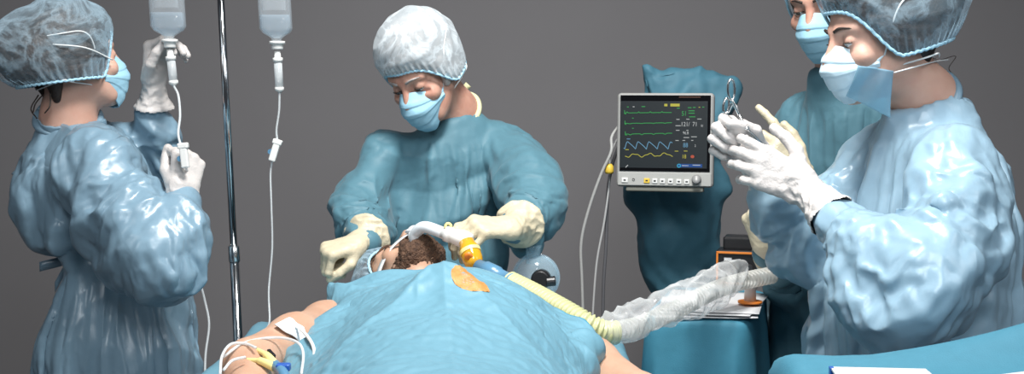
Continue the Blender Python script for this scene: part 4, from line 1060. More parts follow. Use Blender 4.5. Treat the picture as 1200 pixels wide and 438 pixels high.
def dome():
    px = W; c = px(628, 325, 2.84)
    r = empty('resuscitator_mask', A(c[0], c[1], TZ + .01)); tag(r, 'clear round resuscitation mask with black valve beside the surgeon', 'mask')
    R = basis(A(-.1, -1, .05), A(0, 0, 1)); Rz = np.stack([R[:, 0], R[:, 2], R[:, 1]], 1)
    mb = MB(); mb.lathe([(.0, .036), (.02, .034), (.038, .026), (.049, .012), (.0515, 0), (.049, -.012), (.038, -.024), (.02, -.03), (0, -.031)], c, Rz, 40); mb.build('dome', M['maskdome'], r, True, c)
    a = np.linspace(0, 2 * np.pi, 49); mb = MB().tube(c + np.outer(np.cos(a), R[:, 0]) * .051 + np.outer(np.sin(a), R[:, 2]) * .051, .0035, 8, False); mb.build('rim', M['maskdome'], r, True, c)
    n0 = px(625, 300, 2.84); mb = MB().lathe([(.0, -.004), (.0165, -.004), (.0165, .030), (.019, .032), (.019, .036), (0, .036)], n0 - A(0, 0, .012)); mb.build('neck', M['maskdome'], r, True, n0)
    k = px(634, 327, 2.79); mb = MB().lathe([(0, -.02), (.020, -.02), (.022, -.012), (.022, .01), (.018, .016), (0, .016)], k, Rz, 24); mb.lathe([(0, -.001), (.011, -.001), (.011, .02), (0, .02)], k + A(.012, -.01, -.004), basis(A(0, 1, 0), A(1, 0, .1)) , 16); mb.build('valve', M['black_plastic'], r, False, k, bevel=.002)
    mb = MB().lathe([(0, 0), (.030, 0), (.028, .012), (.014, .02), (.012, .06), (0, .06)], A(c[0], c[1] + .01, TZ + .012)); mb.build('port', M['black_plastic'], r, True, c)
dome()

# ------------------------------------------------------------------ infusion stand, bottles, lines
def iv_pole():
    px = W; top = px(254.5, -84, 2.97); bot = px(281, 470, 2.97); d = nrm(bot - top); foot = top + d * (top[2] / -d[2])
    r = empty('infusion_stand', A(foot[0], foot[1], 0)); tag(r, 'polished steel infusion stand between the left nurse and the operating table', 'stand')
    col = px(274.5, 297, 2.97)
    MB().tube([top, col], .0085, 20).build('upper_pole', M['chrome'], r, True, col)
    MB().tube([col - d * .005, foot + A(0, 0, .1)], .0115, 20).build('lower_pole', M['chrome'], r, True, col)
    MB().tube([col - d * .019, col - d * .017, col + d * .017, col + d * .019], [.0115, .0135, .0135, .0125], 20).build('clamp_collar', M['steel'], r, True, col)
    hk = MB()
    for s in (-1, 1): hk.tube(catmull([top + A(0, 0, -.01), top + A(s * .06, -.0, .012), top + A(s * .120, -.02, .0), top + A(s * .132, -.03, -.026), top + A(s * .137, -.03, -.03), top + A(s * .147, -.03, -.018)], 8), .004, 10)
    hk.build('hook_arms', M['chrome'], r, True, top)
    for k in range(5):
        a = 2 * math.pi * k / 5 + .3; e = foot + A(math.cos(a) * .28, math.sin(a) * .28, .065)
        MB().tube([foot + A(0, 0, .11), foot + A(math.cos(a) * .14, math.sin(a) * .14, .095), e], .012, 10).build('foot_arm', M['chrome'], r, True, foot)
        MB().lathe([(0, -.012), (.032, -.012), (.035, 0), (.032, .012), (0, .012)], A(e[0], e[1], .035), basis(A(0, 0, 1), A(math.sin(a), -math.cos(a), 0)), 20).build('caster', M['dark_rubber'], r, False, e)
    return top
PT = iv_pole()
def rrect(w, d, n=40, p=3.2):
    a = np.linspace(0, 2 * np.pi, n, endpoint=False); c, s = np.cos(a), np.sin(a)
    return np.stack([np.sign(c) * np.abs(c) ** (2 / p) * w, np.sign(s) * np.abs(s) ** (2 / p) * d], 1)
def loft(secs, c, lean=0):
    """secs: (z, half width, half depth, power)"""
    V = []; n = 40
    for z, w, d, p in secs: q = rrect(w, d, n, p); V.append(np.column_stack([q[:, 0] + lean * z, q[:, 1], np.full(n, z)]))
    Fc = [(i * n + k, i * n + (k + 1) % n, (i + 1) * n + (k + 1) % n, (i + 1) * n + k) for i in range(len(secs) - 1) for k in range(n)]
    Fc += [tuple(range(n))[::-1], tuple((len(secs) - 1) * n + k for k in range(n))]
    return np.concatenate(V) + c, Fc
def bottle(neckpx, Y, hw, label, lean, hang=None):
    c = W(*neckpx, Y)                                 # bottom of the neck cap
    r = empty('infusion_bottle', c); tag(r, label, 'infusion bottle', 'infusion bottles')
    h = .19; w = hw
    se = [(.018, .011, .011, 2), (.024, .011, .011, 2), (.030, .018, .014, 2.2), (.038, w * .86, .022, 2.6), (.048, w, .028, 3.4), (h, w, .028, 3.4), (h + .012, w * .9, .024, 3), (h + .018, w * .6, .016, 2.6)]
    V, Fc = loft(se, c, lean); mk('bottle', V, Fc, M['bag'], r, origin=c)
    li = [(.026, .009, .009, 2), (.031, .016, .012, 2.2), (.039, w * .83, .020, 2.6), (.049, w * .95, .0255, 3.4), (.078, w * .95, .0255, 3.4)]
    V, Fc = loft(li, c, lean); mk('liquid', V, Fc, M['liquid'], r, origin=c)
    sc = [(.088, w * .78, .0286, 3.4), (h * .98, w * .78, .0286, 3.4)]
    V, Fc = loft(sc, c, lean); keep = [f for f in Fc if len(f) == 4 and np.mean([V[i][1] for i in f]) < c[1] - .012]; mk('label_panel', V, keep, M['bag'], r, origin=c)
    mb = MB().lathe([(0, 0), (.0125, 0), (.0135, .003), (.0135, .012), (.018, .013), (.018, .019), (0, .019)], c); mb.build('neck_cap', M['white_plastic'], r, True, c)
    if hang is not None:
        t = c + A(lean * (h + .018), 0, h + .016); tube('hanger_loop', [t + A(-.012, 0, 0), t + A(-.012, 0, .02), hang, t + A(.012, 0, .02), t + A(.012, 0, 0)], .0018, M['white_plastic'], r, n=8)
    return c
def drip(c, d, r, ln=.075):
    """drip chamber below a bottle neck; returns its lower end"""
    d = nrm(d); B = basis(-d, A(0, 1, 0)); Rz = np.stack([B[:, 0], B[:, 2], B[:, 1]], 1)
    MB().lathe([(0, .002), (.007, .002), (.0075, -.012), (.0115, -.013), (.0115, -.022), (0, -.022)], c, Rz, 20).build('spike', M['white_plastic'], r, True, c)
    MB().lathe([(0, -.02), (.0095, -.02), (.0095, -.02 - ln), (0, -.02 - ln)], c, Rz, 20).build('drip_chamber', M['tubing'], r, True, c)
    MB().lathe([(0, -.02 - ln), (.0105, -.02 - ln), (.0105, -.026 - ln), (.004, -.032 - ln), (0, -.032 - ln)], c, Rz, 20).build('chamber_cap', M['white_plastic'], r, True, c)
    return c + d * (.032 + ln)
def roller(c, d, r):
    B = basis(A(*d), A(0, 1, 0)); Bx = np.stack([B[:, 0], B[:, 1], B[:, 2]], 1)
    MB().box(c, (.016, .048, .014), Bx).box(c + B[:, 1] * -.022, (.022, .012, .016), Bx).build('roller_clamp', M['white_plastic'], r, False, c, bevel=.003)
    k = c + B[:, 0] * -.009 + B[:, 1] * .004; MB().lathe([(0, -.004), (.006, -.004), (.006, .004), (0, .004)], k, np.stack([B[:, 0], B[:, 1], B[:, 2]], 1), 16).build('clamp_wheel', M['blue_plastic'], r, False, k)
def infusion():
    px = W
    hk = PT + A(.137, -.03, -.034)
    c1 = bottle((325, 58), 2.94, Rm(18.5, 2.94), 'infusion bottle hanging from the hook of the steel stand, untouched', -.045, hk)
    r = empty('infusion_line', c1); tag(r, 'thin clear infusion line with roller clamp hanging beside the steel stand', 'infusion line', 'infusion lines')
    e = drip(c1 - A(0, 0, .006), (.04, 0, -1), r, .060)
    tube('line', [e, px(327, 130, 2.94), px(324, 152, 2.94), px(325, 164, 2.94)], .0024, M['tubing'], r, n=8)
    roller(px(322, 177, 2.935), px(319, 186, 2.94) - px(325, 166, 2.94), r)
    tube('line', [px(319, 188, 2.94), px(317, 205, 2.94), px(318, 240, 2.93), px(319, 290, 2.92), px(315, 340, 2.90), px(316, 374, 2.85), px(312, 386, 2.72)], .0022, M['tubing'], r, n=8)
    c2 = bottle((199, 56), 2.885, Rm(19.5, 2.89), 'infusion bottle held up by the left nurse, gloved fingers round its neck', -.045)
    r = empty('infusion_line', c2); tag(r, 'infusion line below the bottle the left nurse holds, pinched in the near hand', 'infusion line', 'infusion lines')
    e = drip(c2 - A(0, 0, .006), (.11, -.06, -1), r, .048)
    tube('line', [e, px(209, 112, 2.83), px(211, 135, 2.80), px(209, 158, 2.76), px(215, 178, 2.70)], .0026, M['tubing'], r, n=8)
    roller(px(216, 183, 2.655), A(.1, 0, -1), r)
    tube('line', [px(217, 192, 2.655), px(222, 215, 2.72), px(228, 290, 2.80), px(232, 320, 2.80), px(240, 352, 2.80), px(245, 380, 2.79), px(241, 415, 2.77), px(240, 450, 2.75)], .0026, M['tubing'], r, n=8)
infusion()

def arm_lines():
    px = W
    r = empty('cannula', px(318, 418, 2.05)); tag(r, 'yellow winged cannula taped to the patient bare arm with white dressing', 'cannula')
    # dressing tape wrapped on the arm
    a0, a1 = px(382, 383, 2.40), px(300, 424, 2.10); ax = nrm(a1 - a0)
    u = nrm(np.cross(ax, A(0, 0, 1))); u = u if u[1] < 0 else -u; v = np.cross(u, ax); v = v if v[2] > 0 else -v
    V = []; nu, nv = 18, 12; base_ = a1 + (a0 - a1) * .30
    for i in range(nu):
        for j in range(nv):
            ang = .15 + 1.35 * i / (nu - 1); s = (-.034 + .068 * j / (nv - 1)) + .010 * math.sin(i * .35)
            V.append(base_ + ax * s + (u * math.sin(ang) + v * math.cos(ang)) * (.0525 + .0006 * math.sin(i * .9 + j * .5)))
    c0 = V[100]
    o = mk('dressing', V, grid_faces(nu, nv), M['tape'], r, origin=c0); s = o.modifiers.new('t', 'SOLIDIFY'); s.thickness = .002
    k = px(322, 424, 2.00)
    for a, b in (((302, 413, 2.055), (324, 429, 1.98)), ((290, 425, 2.01), (322, 430, 1.98))):
        P = [px(*a) + A(0, 0, .004), px((a[0] + b[0]) / 2, (a[1] + b[1]) / 2, (a[2] + b[2]) / 2) + A(0, 0, .006), px(*b)]
        tube('port', P, np.interp(np.arange(21), [0, 8, 9, 20], [.0042, .0042, .0062, .0075]), M['pale_yellow'], r, n=12)
    tube('hub', [px(322, 427, 1.99), px(331, 436, 1.95), px(336, 446, 1.93)], .0085, M['blue_plastic'], r, n=12)
    MB().box(px(332, 430, 1.965), (.022, .018, .012)).build('stopcock', M['royal'], r, bevel=.003)
    MB().box(px(318, 417, 2.02) + A(0, 0, .004), (.006, .02, .006), basis(A(.5, -.6, -.3), A(0, 0, 1))).build('clip', M['black_plastic'], r, bevel=.001)
    t1 = [px(303, 414, 2.05), px(290, 409, 2.08), px(274, 410, 2.06), px(264, 424, 2.0), px(262, 445, 1.95)]
    t2 = [px(291, 425, 2.005), px(276, 429, 1.99), px(266, 440, 1.96)]
    t3 = [px(265, 425, 2.03), px(290, 408, 2.09), px(325, 402, 2.12), px(350, 407, 2.10), px(358, 420, 2.06), px(356, 445, 2.0)]
    for q, lb in ((t1, 'thin clear line looping over the patient bare elbow'), (t2, 'short clear line from the lower yellow port'), (t3, 'pale clear line arching across the bare forearm and white dressing')):
        P = np.array(q) + A(0, -.022, .014); o = tube('intravenous_line', P, .0024, M['tubing'], None, n=8); tag(o, lb, 'line', 'lines at the arm')
    q = [px(326, 390, 2.27), px(336, 386, 2.28), px(350, 391, 2.22), px(364, 404, 2.14), px(372, 420, 2.09), px(371, 445, 2.03)]
    o = tube('intravenous_line', np.array(q) + A(.0, -.035, .022), .003, M['white_plastic'], None, n=8); tag(o, 'thicker white line curving over the upper arm towards the drape', 'line', 'lines at the arm')
arm_lines()
# ------------------------------------------------------------------ monitor
def monitor():
    c = W(779, 164, 3.3); rt = nrm(A(.975, -.21, 0)); nv = nrm(np.cross(rt, A(0, 0, 1))); nv = nv if nv[1] < 0 else -nv; up = nrm(A(0, 0, 1) - nv * .06)
    nv = np.cross(rt, up); nv = nv if nv[1] < 0 else -nv
    wd_, hg = .250, .243
    R = np.stack([rt, -nv, up], 1)
    r = empty('patient_monitor', c - up * hg / 2); tag(r, 'patient monitor with green and blue traces on a black screen, grey frame', 'monitor')
    def pt(a, b, o=0): return c + rt * (a - .5) * wd_ + up * (.5 - b) * hg + nv * o
    def scr(zx, zy):
        x = 715 + zx / 3.508; y = 100 + zy / 3.508; t = (y - 109) / (219.5 - 109); xl = 727 + (722 - 727) * t; xr = 836 + (832 - 836) * t
        s = (x - xl) / (xr - xl); yt = 110 - 2 * s; yb = 217 + 5 * s; return s, (y - yt) / (yb - yt)
    MB().box(c - nv * .020, (wd_, .040, hg), R).build('housing', plain('monitor frame grey', (.38, .38, .37), .4), r, False, c, bevel=.010)
    MB().box(c - nv * .062 + up * .004, (wd_ * .93, .055, hg * .90), R).build('rear_case', M['black_plastic'], r, False, c, bevel=.012)
    def quad(name, z0, z1, o, mat, par=r):
        a0, b0 = scr(*z0); a1, b1 = scr(*z1)
        return mk(name, [pt(a0, b1, o), pt(a1, b1, o), pt(a1, b0, o), pt(a0, b0, o)], [(0, 1, 2, 3)], mat, par, False, pt((a0 + a1) / 2, (b0 + b1) / 2, o))
    def slab(name, s0, s1, o, th, mat, par=r, bevel=.002):
        q = pt((s0[0] + s1[0]) / 2, (s0[1] + s1[1]) / 2, o + th / 2)
        return MB().box(q, ((s1[0] - s0[0]) * wd_, th, (s1[1] - s0[1]) * hg), R).build(name, mat, par, False, q, bevel=bevel)
    slab('glass_front', (.035, .025), (.965, .835), -.001, .003, plain('monitor glass', (.004, .004, .005), .12, spec=.5), r)
    slab('key_panel', (.02, .845), (.98, .985), -.001, .003, plain('key panel grey', (.44, .44, .42), .45), r)
    glow = lambda n, col, s=.62: plain(n, (0, 0, 0), .4, emit=col, es=s)
    sc = quad('screen', (55, 68), (388, 346), .0026, glow('screen dark', (.010, .016, .020), 1))
    G, Wt, Bl, Ye, Re = glow('trace green', (.05, .55, .12)), glow('digits white', (.75, .78, .78)), glow('trace blue', (.20, .48, .72)), glow('trace yellow', (.75, .70, .08)), glow('mark red', (.7, .12, .06))
    def line(name, pts, mat, th=.0008):
        P = np.array([pt(*scr(x, y), .0034) for x, y in pts]); V, Fc = [], []
        T = np.gradient(P, axis=0); T /= np.linalg.norm(T, axis=1)[:, None] + 1e-9; N = np.cross(T, nv) * th / 1
        mk(name, np.concatenate([P - N, P + N]), grid_faces(2, len(P)), mat, sc, False, P[0])
    rs = np.random.RandomState(3)
    for base, sd in ((116, 1), (158, 2), (201, 3)):
        pts = []
        for x in np.arange(68, 258, 2.0):
            ph = (x - 68) % 46; y = base - (x - 68) * .02 + (-5 * math.exp(-((ph - 12) / 2.2) ** 2) if sd == 1 else 4 * math.exp(-((ph - 22) / 5) ** 2) * (1 if sd == 3 else .5)) + rs.uniform(-.4, .4); pts.append((x, y))
        line('ecg_trace', pts, G); line('ecg_mark', [(70, base - 11), (70, base + 4), (76, base + 4)], G)
    def saw(x):
        ph = ((x - 66) % 43) / 43; return 262 - 31 * (math.sin(ph / .28 * math.pi / 2) if ph < .28 else max(0, (1 - (ph - .28) / .72)) ** .8) + (x - 66) * .012
    line('pressure_trace', [(x, saw(x)) for x in np.arange(62, 257, 1.5)], Bl, .0009)
    line('breath_trace', [(x, 288 + 6 * math.sin(x / 9.5) - .01 * x + 2 * math.sin(x / 4)) for x in np.arange(66, 257, 2.0)], Ye, .0008)
    def text(s, zx, zy, hpx, mat, squeeze=.8):
        cu = bpy.data.curves.new('reading', 'FONT'); cu.body = s; cu.size = 1; cu.align_x = 'CENTER'; cu.align_y = 'CENTER'
        tmp = bpy.data.objects.new('reading', cu); COL.objects.link(tmp); me = bpy.data.meshes.new_from_object(tmp); bpy.data.objects.remove(tmp); bpy.data.curves.remove(cu)
        o = bpy.data.objects.new('reading', me); COL.objects.link(o); me.materials.append(mat); o.parent = sc
        k = hpx / 3.508 * 3.3 / FPX / .70; q = pt(*scr(zx, zy), .0036)
        co = np.array([v.co[:] for v in me.vertices]); W3 = np.outer(co[:, 0] * k * squeeze, rt) + np.outer(co[:, 1] * k, up)
        me.vertices.foreach_set('co', (W3).astype(np.float32).ravel()); me.update(); o.location = tuple(q - wpos(sc))
        bd = o.modifiers.new('t', 'SOLIDIFY'); bd.thickness = .0003
    text('51', 305, 117, 19, G); text('121/', 308, 161, 18, Wt); text('71', 346, 161, 18, Wt); text('96.8', 309, 197, 12, Wt)
    text('88', 307, 248, 18, Bl); text('18', 300, 295, 16, Ye); text('2', 345, 250, 10, Wt); text('81', 374, 167, 9, Wt)
    mb = lambda n, x, y, w, h, m: quad(n, (x, y), (x + w, y + h), .0034, m, sc)
    mb('alarm_field', 228, 77, 12, 10, Ye); mb('alarm_field', 252, 76, 36, 11, Ye)
    for x, y, w, m in ((80, 90, 7, G), (103, 89, 7, Wt), (138, 88, 14, G), (277, 93, 11, G), (320, 90, 14, G), (340, 89, 10, G), (362, 88, 6, Ye), (376, 87, 8, G), (322, 103, 24, G), (322, 113, 24, G), (324, 128, 24, G),
                       (274, 139, 12, Wt), (313, 138, 12, Wt), (356, 137, 16, Wt), (270, 165, 20, Wt), (271, 184, 14, Wt), (312, 184, 8, Wt), (300, 214, 22, Wt), (330, 211, 22, Wt), (268, 226, 13, Wt), (296, 226, 10, Wt), (330, 226, 8, Wt),
                       (264, 270, 14, Ye), (300, 270, 14, Ye), (75, 219, 14, Bl), (68, 262, 14, Ye), (99, 135, 6, G), (98, 176, 6, G)):
        mb('reading_label', x, y, w, 3, m)
    mb('status_bar', 276, 324, 94, 17, glow('bar blue', (.01, .10, .42)))
    q = pt(*scr(279, 332), .0037); a = np.linspace(0, 2 * np.pi, 24, endpoint=False)
    ro, ri = .0052, .0030; V = np.concatenate([q + np.outer(np.cos(a), rt) * ro + np.outer(np.sin(a), up) * ro, q + np.outer(np.cos(a), rt) * ri + np.outer(np.sin(a), up) * ri])
    mk('status_ring', V, [(k, (k + 1) % 24, 24 + (k + 1) % 24, 24 + k) for k in range(24)], glow('ring cyan', (.05, .55, .85)), sc, False, q)
    mb('reading_label', 291, 330, 26, 4, Wt); quad('reading_label', (333, 329), (363, 333), .0038, Wt, sc)
    q = pt(*scr(333, 295), .0037); V = np.concatenate([[q], q + np.outer(np.cos(a), rt) * .0048 + np.outer(np.sin(a), up) * .0040]); mk('heart_mark', V, [(0, 1 + k, 1 + (k + 1) % 24) for k in range(24)], Re, sc, False, q)
    line('speaker_mark', [(67, 335), (72, 330), (77, 326)], Wt, .001)
    MB().box(pt(.75, .045, .0026), (.055, .0008, .0035), R).build('brand_strip', glow('dim orange', (.10, .03, .01)), r)
    wk = plain('key white', (.78, .78, .76), .4)
    for zx, w, m in ((62, 25, wk), (150, 23, M['yellow']), (182, 20, wk), (212, 20, wk), (244, 20, wk), (277, 20, wk), (308, 20, wk)):
        s0 = scr(zx - w / 2, 372 + zx * .055); s1 = scr(zx + w / 2, 393 + zx * .055); k = slab('key', s0, s1, .001, .004, m, r, .0015)
        q = (s0[0] + s1[0]) / 2, (s0[1] + s1[1]) / 2
        mk('key_symbol', [pt(q[0] - .012, q[1] + .008, .0053), pt(q[0] + .012, q[1] + .008, .0053), pt(q[0] + .012, q[1] - .008, .0053), pt(q[0] - .012, q[1] - .008, .0053)], [(0, 1, 2, 3)], M['dark_rubber'], k, False)
    q = pt(*scr(97, 385), .003); ring_part('alarm_light', q, nv, .003, .0006, M['dark_rubber'], r, 16, 0)
    q = pt(*scr(347, 391), .002); Rz = np.stack([rt, up, nv], 1)
    MB().lathe([(0, 0), (.0125, 0), (.0125, .003), (.0112, .004), (.0108, .015), (.0095, .017), (0, .017)], q, Rz, 28).build('knob', plain('knob grey', (.30, .30, .30), .35), r, True, q)
    MB().box(c - nv * .16 - up * .02, (.06, .16, .05), R).build('bracket', M['black_plastic'], r, bevel=.006)
    MB().box(c - up * (hg / 2 + .006) - nv * .03, (.20, .05, .012), R).build('foot', plain('monitor base', (.2, .2, .17), .5), r, bevel=.004)
    # cables at its left side
    lft = pt(0, .35, -.06)
    px = W
    w1 = tube('monitor_cable', [pt(.02, .30, -.07), px(717, 160, 3.38), px(716, 178, 3.36), px(704, 205, 3.36), px(690, 245, 3.36), px(681, 285, 3.36), px(682, 330, 3.36), px(685, 420, 3.36)], .0042, plain('cable grey', (.42, .42, .41), .5), None, n=10)
    tag(w1, 'thick grey cable hanging left of the monitor, outermost of the bunch', 'cable', 'cables from the monitor')
    w2 = tube('monitor_cable', [pt(.02, .40, -.07), px(716, 180, 3.40), px(714, 215, 3.40), px(708, 260, 3.40), px(699, 310, 3.40), px(694, 380, 3.40), px(692, 430, 3.4)], .003, plain('cable pale', (.5, .5, .5), .5), None, n=10)
    tag(w2, 'thin pale grey cable hanging down in the middle of the bunch beside monitor', 'cable', 'cables from the monitor')
    w3 = tube('monitor_cable', [pt(.02, .47, -.07), px(717, 195, 3.42), px(712, 230, 3.42), px(710, 290, 3.42), px(707, 340, 3.42), px(706, 430, 3.42)], .0045, plain('cable dark', (.12, .12, .13), .5), None, n=10)
    tag(w3, 'dark grey cable closest to the draped stand, right of the bunch', 'cable', 'cables from the monitor')
    k = px(714, 198, 3.37); MB().lathe([(0, -.012), (.010, -.012), (.012, -.006), (.011, .008), (.006, .014), (0, .014)], k).build('cable_plug', M['yellow'], w3, True, k)
monitor()

def tower():
    px = W; Y = 3.56
    r = empty('equipment_stand', A(px(800, 300, Y)[0], Y, 0)); tag(r, 'tall equipment stand wrapped in a dark teal drape behind the monitor', 'equipment stand')
    x = r.location[0]
    MB().tube([(x, Y, .06), (x, Y, 1.4)], .03, 16).build('post', M['chrome'], r, True)
    MB().box((x, Y, .05), (.46, .46, .06)).build('base', M['white_plastic'], r, bevel=.02)
    MB().box((px(795, 150, Y)[0], Y, 1.36), (.13, .08, .20)).build('equipment_case', M['white_plastic'], r, bevel=.02)
    F = Field(A(.24, Y - .22, .62), A(.70, Y + .22, 1.68), .008); fd = (A(0, 1, 0), .62)
    f = lambda a, ra, b, rb, k=.02: F.cap(px(*a, Y), Rm(ra, Y), px(*b, Y), Rm(rb, Y), k)
    f((766, 92), 15, (838, 103), 15); f((760, 86), 9, (754, 79), 4.5); f((838, 101), 15, (852, 99), 11, .03); f((852, 100), 9, (849, 126), 6); f((838, 118), 12, (846, 132), 8, .03)
    for a, w1, b, w2 in (((795, 150), 50, (795, 215), 51), ((795, 215), 51, (800, 270), 46), ((800, 270), 46, (803, 330), 38), ((803, 330), 38, (804, 440), 34)):
        F.cap(px(*a, Y), Rm(w1, Y), px(*b, Y), Rm(w2, Y), .02, flat=fd)
    F.cap(px(768, 110, Y), Rm(20, Y), px(768, 150, Y), Rm(24, Y), .03); F.cap(px(826, 115, Y), Rm(20, Y), px(822, 150, Y), Rm(24, Y), .03)
    V, Fc = F.mesh(1)
    V = gown_finish(V, Fc, [], (7, .017), 41, A(.7, 0, 1), (5, .014))
    V = V + normals(V, Fc) * (.030 * crumple(V, 5.5, 3, 44, .3) + .008 * crumple(V, 12, 3, 47, .3))[:, None]
    keep = V[:, 2] > .66; V, Fc = trim_below(V, Fc, keep)
    mk('drape_cover', V, Fc, M['drape_deep'], r, origin=px(795, 200, Y))
tower()

# ------------------------------------------------------------------ cart with papers
CZ = 1.015
def cart():
    FL = A(.280, 2.66); dl = nrm(A(.27, .963)); df = A(dl[1], -dl[0]); Ln, Wd = .42, .215
    c = FL + dl * Ln / 2 + df * Wd / 2
    R = np.array([[df[0], dl[0], 0], [df[1], dl[1], 0], [0, 0, 1]])
    r = empty('instrument_cart', A(c[0], c[1], 0)); tag(r, 'small cart with plain dark legs hidden under the hanging blue cloth', 'cart')
    P = lambda a, b, z: A(*(FL + df * a + dl * b), z)
    MB().box(P(Wd / 2, Ln / 2, CZ - .03), (Wd - .05, Ln - .05, .03), R).build('top_shelf', M['chrome'], r, bevel=.004)
    MB().box(P(Wd / 2, Ln / 2, .25), (Wd - .05, Ln - .05, .02), R).build('lower_shelf', M['chrome'], r, bevel=.004)
    for a in (.035, Wd - .035):
        for b in (.035, Ln - .035):
            MB().tube([P(a, b, .05), P(a, b, CZ - .04)], .01, 12).build('leg', M['chrome'], r, True)
            MB().lathe([(0, -.01), (.024, -.01), (.026, 0), (.024, .01), (0, .01)], P(a, b, .026), basis(A(0, 0, 1), A(1, 0, 0)), 16).build('caster', M['dark_rubber'], r)
    # cloth: rounded top, hanging sides with soft folds
    n = 160; a = np.linspace(0, 2 * np.pi, n, endpoint=False); q = rrect(Wd / 2 + .008, Ln / 2 + .008, n, 7); V = []
    prof = [(0.02, 0), (.3, 0), (.6, 0), (.85, 0), (.93, 0), (.97, -.002), (.99, -.007), (1.0, -.016)] + [(1.0 + .012 * i, -.016 - .035 * i) for i in range(1, 17)]
    for s, dz in prof:
        k = min(s, 1.0); off = max(0, s - 1.0); depth = max(0, -dz - .02)
        rad = q * k; nn = q / np.linalg.norm(q, axis=1)[:, None]
        fold = (.5 + .5 * np.sin(a * 9 + 1.2 * np.sin(a * 4))) * depth * .08
        xy = rad + nn * (off * .12 + fold * .8)[:, None]
        for i in range(n): V.append(P(Wd / 2 + xy[i, 0], Ln / 2 + xy[i, 1], CZ + dz))
    V = np.array(V); m = len(prof)
    Fc = [(i * n + k, i * n + (k + 1) % n, (i + 1) * n + (k + 1) % n, (i + 1) * n + k) for i in range(m - 1) for k in range(n)] + [tuple(range(n))[::-1]]
    o = mk('cart_cloth', V, Fc, M['sheet'], None, origin=P(Wd / 2, Ln / 2, CZ)); tag(o, 'blue cloth hanging over the small cart in front of the draped stand', 'cloth')
    s = o.modifiers.new('t', 'SOLIDIFY'); s.thickness = .002; s.offset = -1; s2 = o.modifiers.new('s', 'SUBSURF'); s2.levels = 1; s2.render_levels = 1
    # papers
    for i, (da, db, rot, lb) in enumerate(((.115, .130, .10, 'white paper sheet on the blue cart, lowest of the papers'), (.120, .140, -.06, 'white paper sheet on the blue cart, lying on the lowest sheet'), (.125, .150, .03, 'top white paper sheet on the blue cart under the hose'))):
        cc = P(da, db, CZ + .004 + .004 * i); nx, ny = 12, 16
        X, Yy = np.meshgrid(np.linspace(-.105, .105, nx), np.linspace(-.135, .135, ny), indexing='ij'); cr_, sr_ = math.cos(rot), math.sin(rot)
        u = X * cr_ - Yy * sr_; v = X * sr_ + Yy * cr_
        G = cc + u[..., None] * np.append(df, 0) + v[..., None] * np.append(dl, 0) + (.003 * np.sin(9 * X + i) * np.abs(X) / .1)[..., None] * A(0, 0, 1) + A(0, 0, .002)
        p = sheet_obj('paper_sheet', G, M['paper'], None, .0012); tag(p, lb, 'paper', 'papers on the cart')
    # white stub with an orange ring
    k = W(879, 349, 2.72); k[2] = CZ + .020
    rr = empty('hose_connector', k); tag(rr, 'white stub connector with orange ring standing on the papers', 'connector')
    MB().lathe([(0, 0), (.026, 0), (.026, .004), (0, .004)], k).build('ring', M['orange'], rr, True)
    MB().lathe([(0, .002), (.013, .002), (.012, .03), (.016, .032), (.016, .046), (0, .046)], k).build('stub', M['white_plastic'], rr, True)
    # dark device with orange edge
    k = W(862, 304, 3.06); k[2] = CZ
    d = empty('ventilator_unit', k); tag(d, 'small black device with orange edging at the back of the blue cart', 'device')
    Rb = np.array([[.96, .28, 0], [-.28, .96, 0], [0, 0, 1.0]])
    MB().box(k + A(.02, .02, .048), (.12, .075, .084), Rb).build('body', M['black_plastic'], d, bevel=.006)
    MB().box(k + A(.028, .032, .104), (.10, .06, .034), Rb).build('upper_body', M['black_plastic'], d, bevel=.006)
    f = k + A(.02, .02, .048) - Rb[:, 1] * .040
    mb = MB()
    for dx, dz, sx, sz in ((0, .037, .116, .005), (0, -.037, .116, .005), (-.0555, 0, .005, .078), (.0555, 0, .005, .078)): mb.box(f + Rb[:, 0] * dx + A(0, 0, dz), (sx, .006, sz), Rb)
    mb.build('orange_edge', M['orange'], d, bevel=.001)
    MB().box(f + Rb[:, 0] * -.03 + A(0, 0, .022) - Rb[:, 1] * .002, (.018, .002, .006), Rb).build('badge', M['paper'], d)
    MB().lathe([(0, 0), (.012, 0), (.010, .012), (0, .012)], f + Rb[:, 0] * .02 - Rb[:, 1] * .001, np.stack([Rb[:, 0], A(0, 0, 1), -Rb[:, 1]], 1), 20).build('dial', M['dark_rubber'], d)
cart()

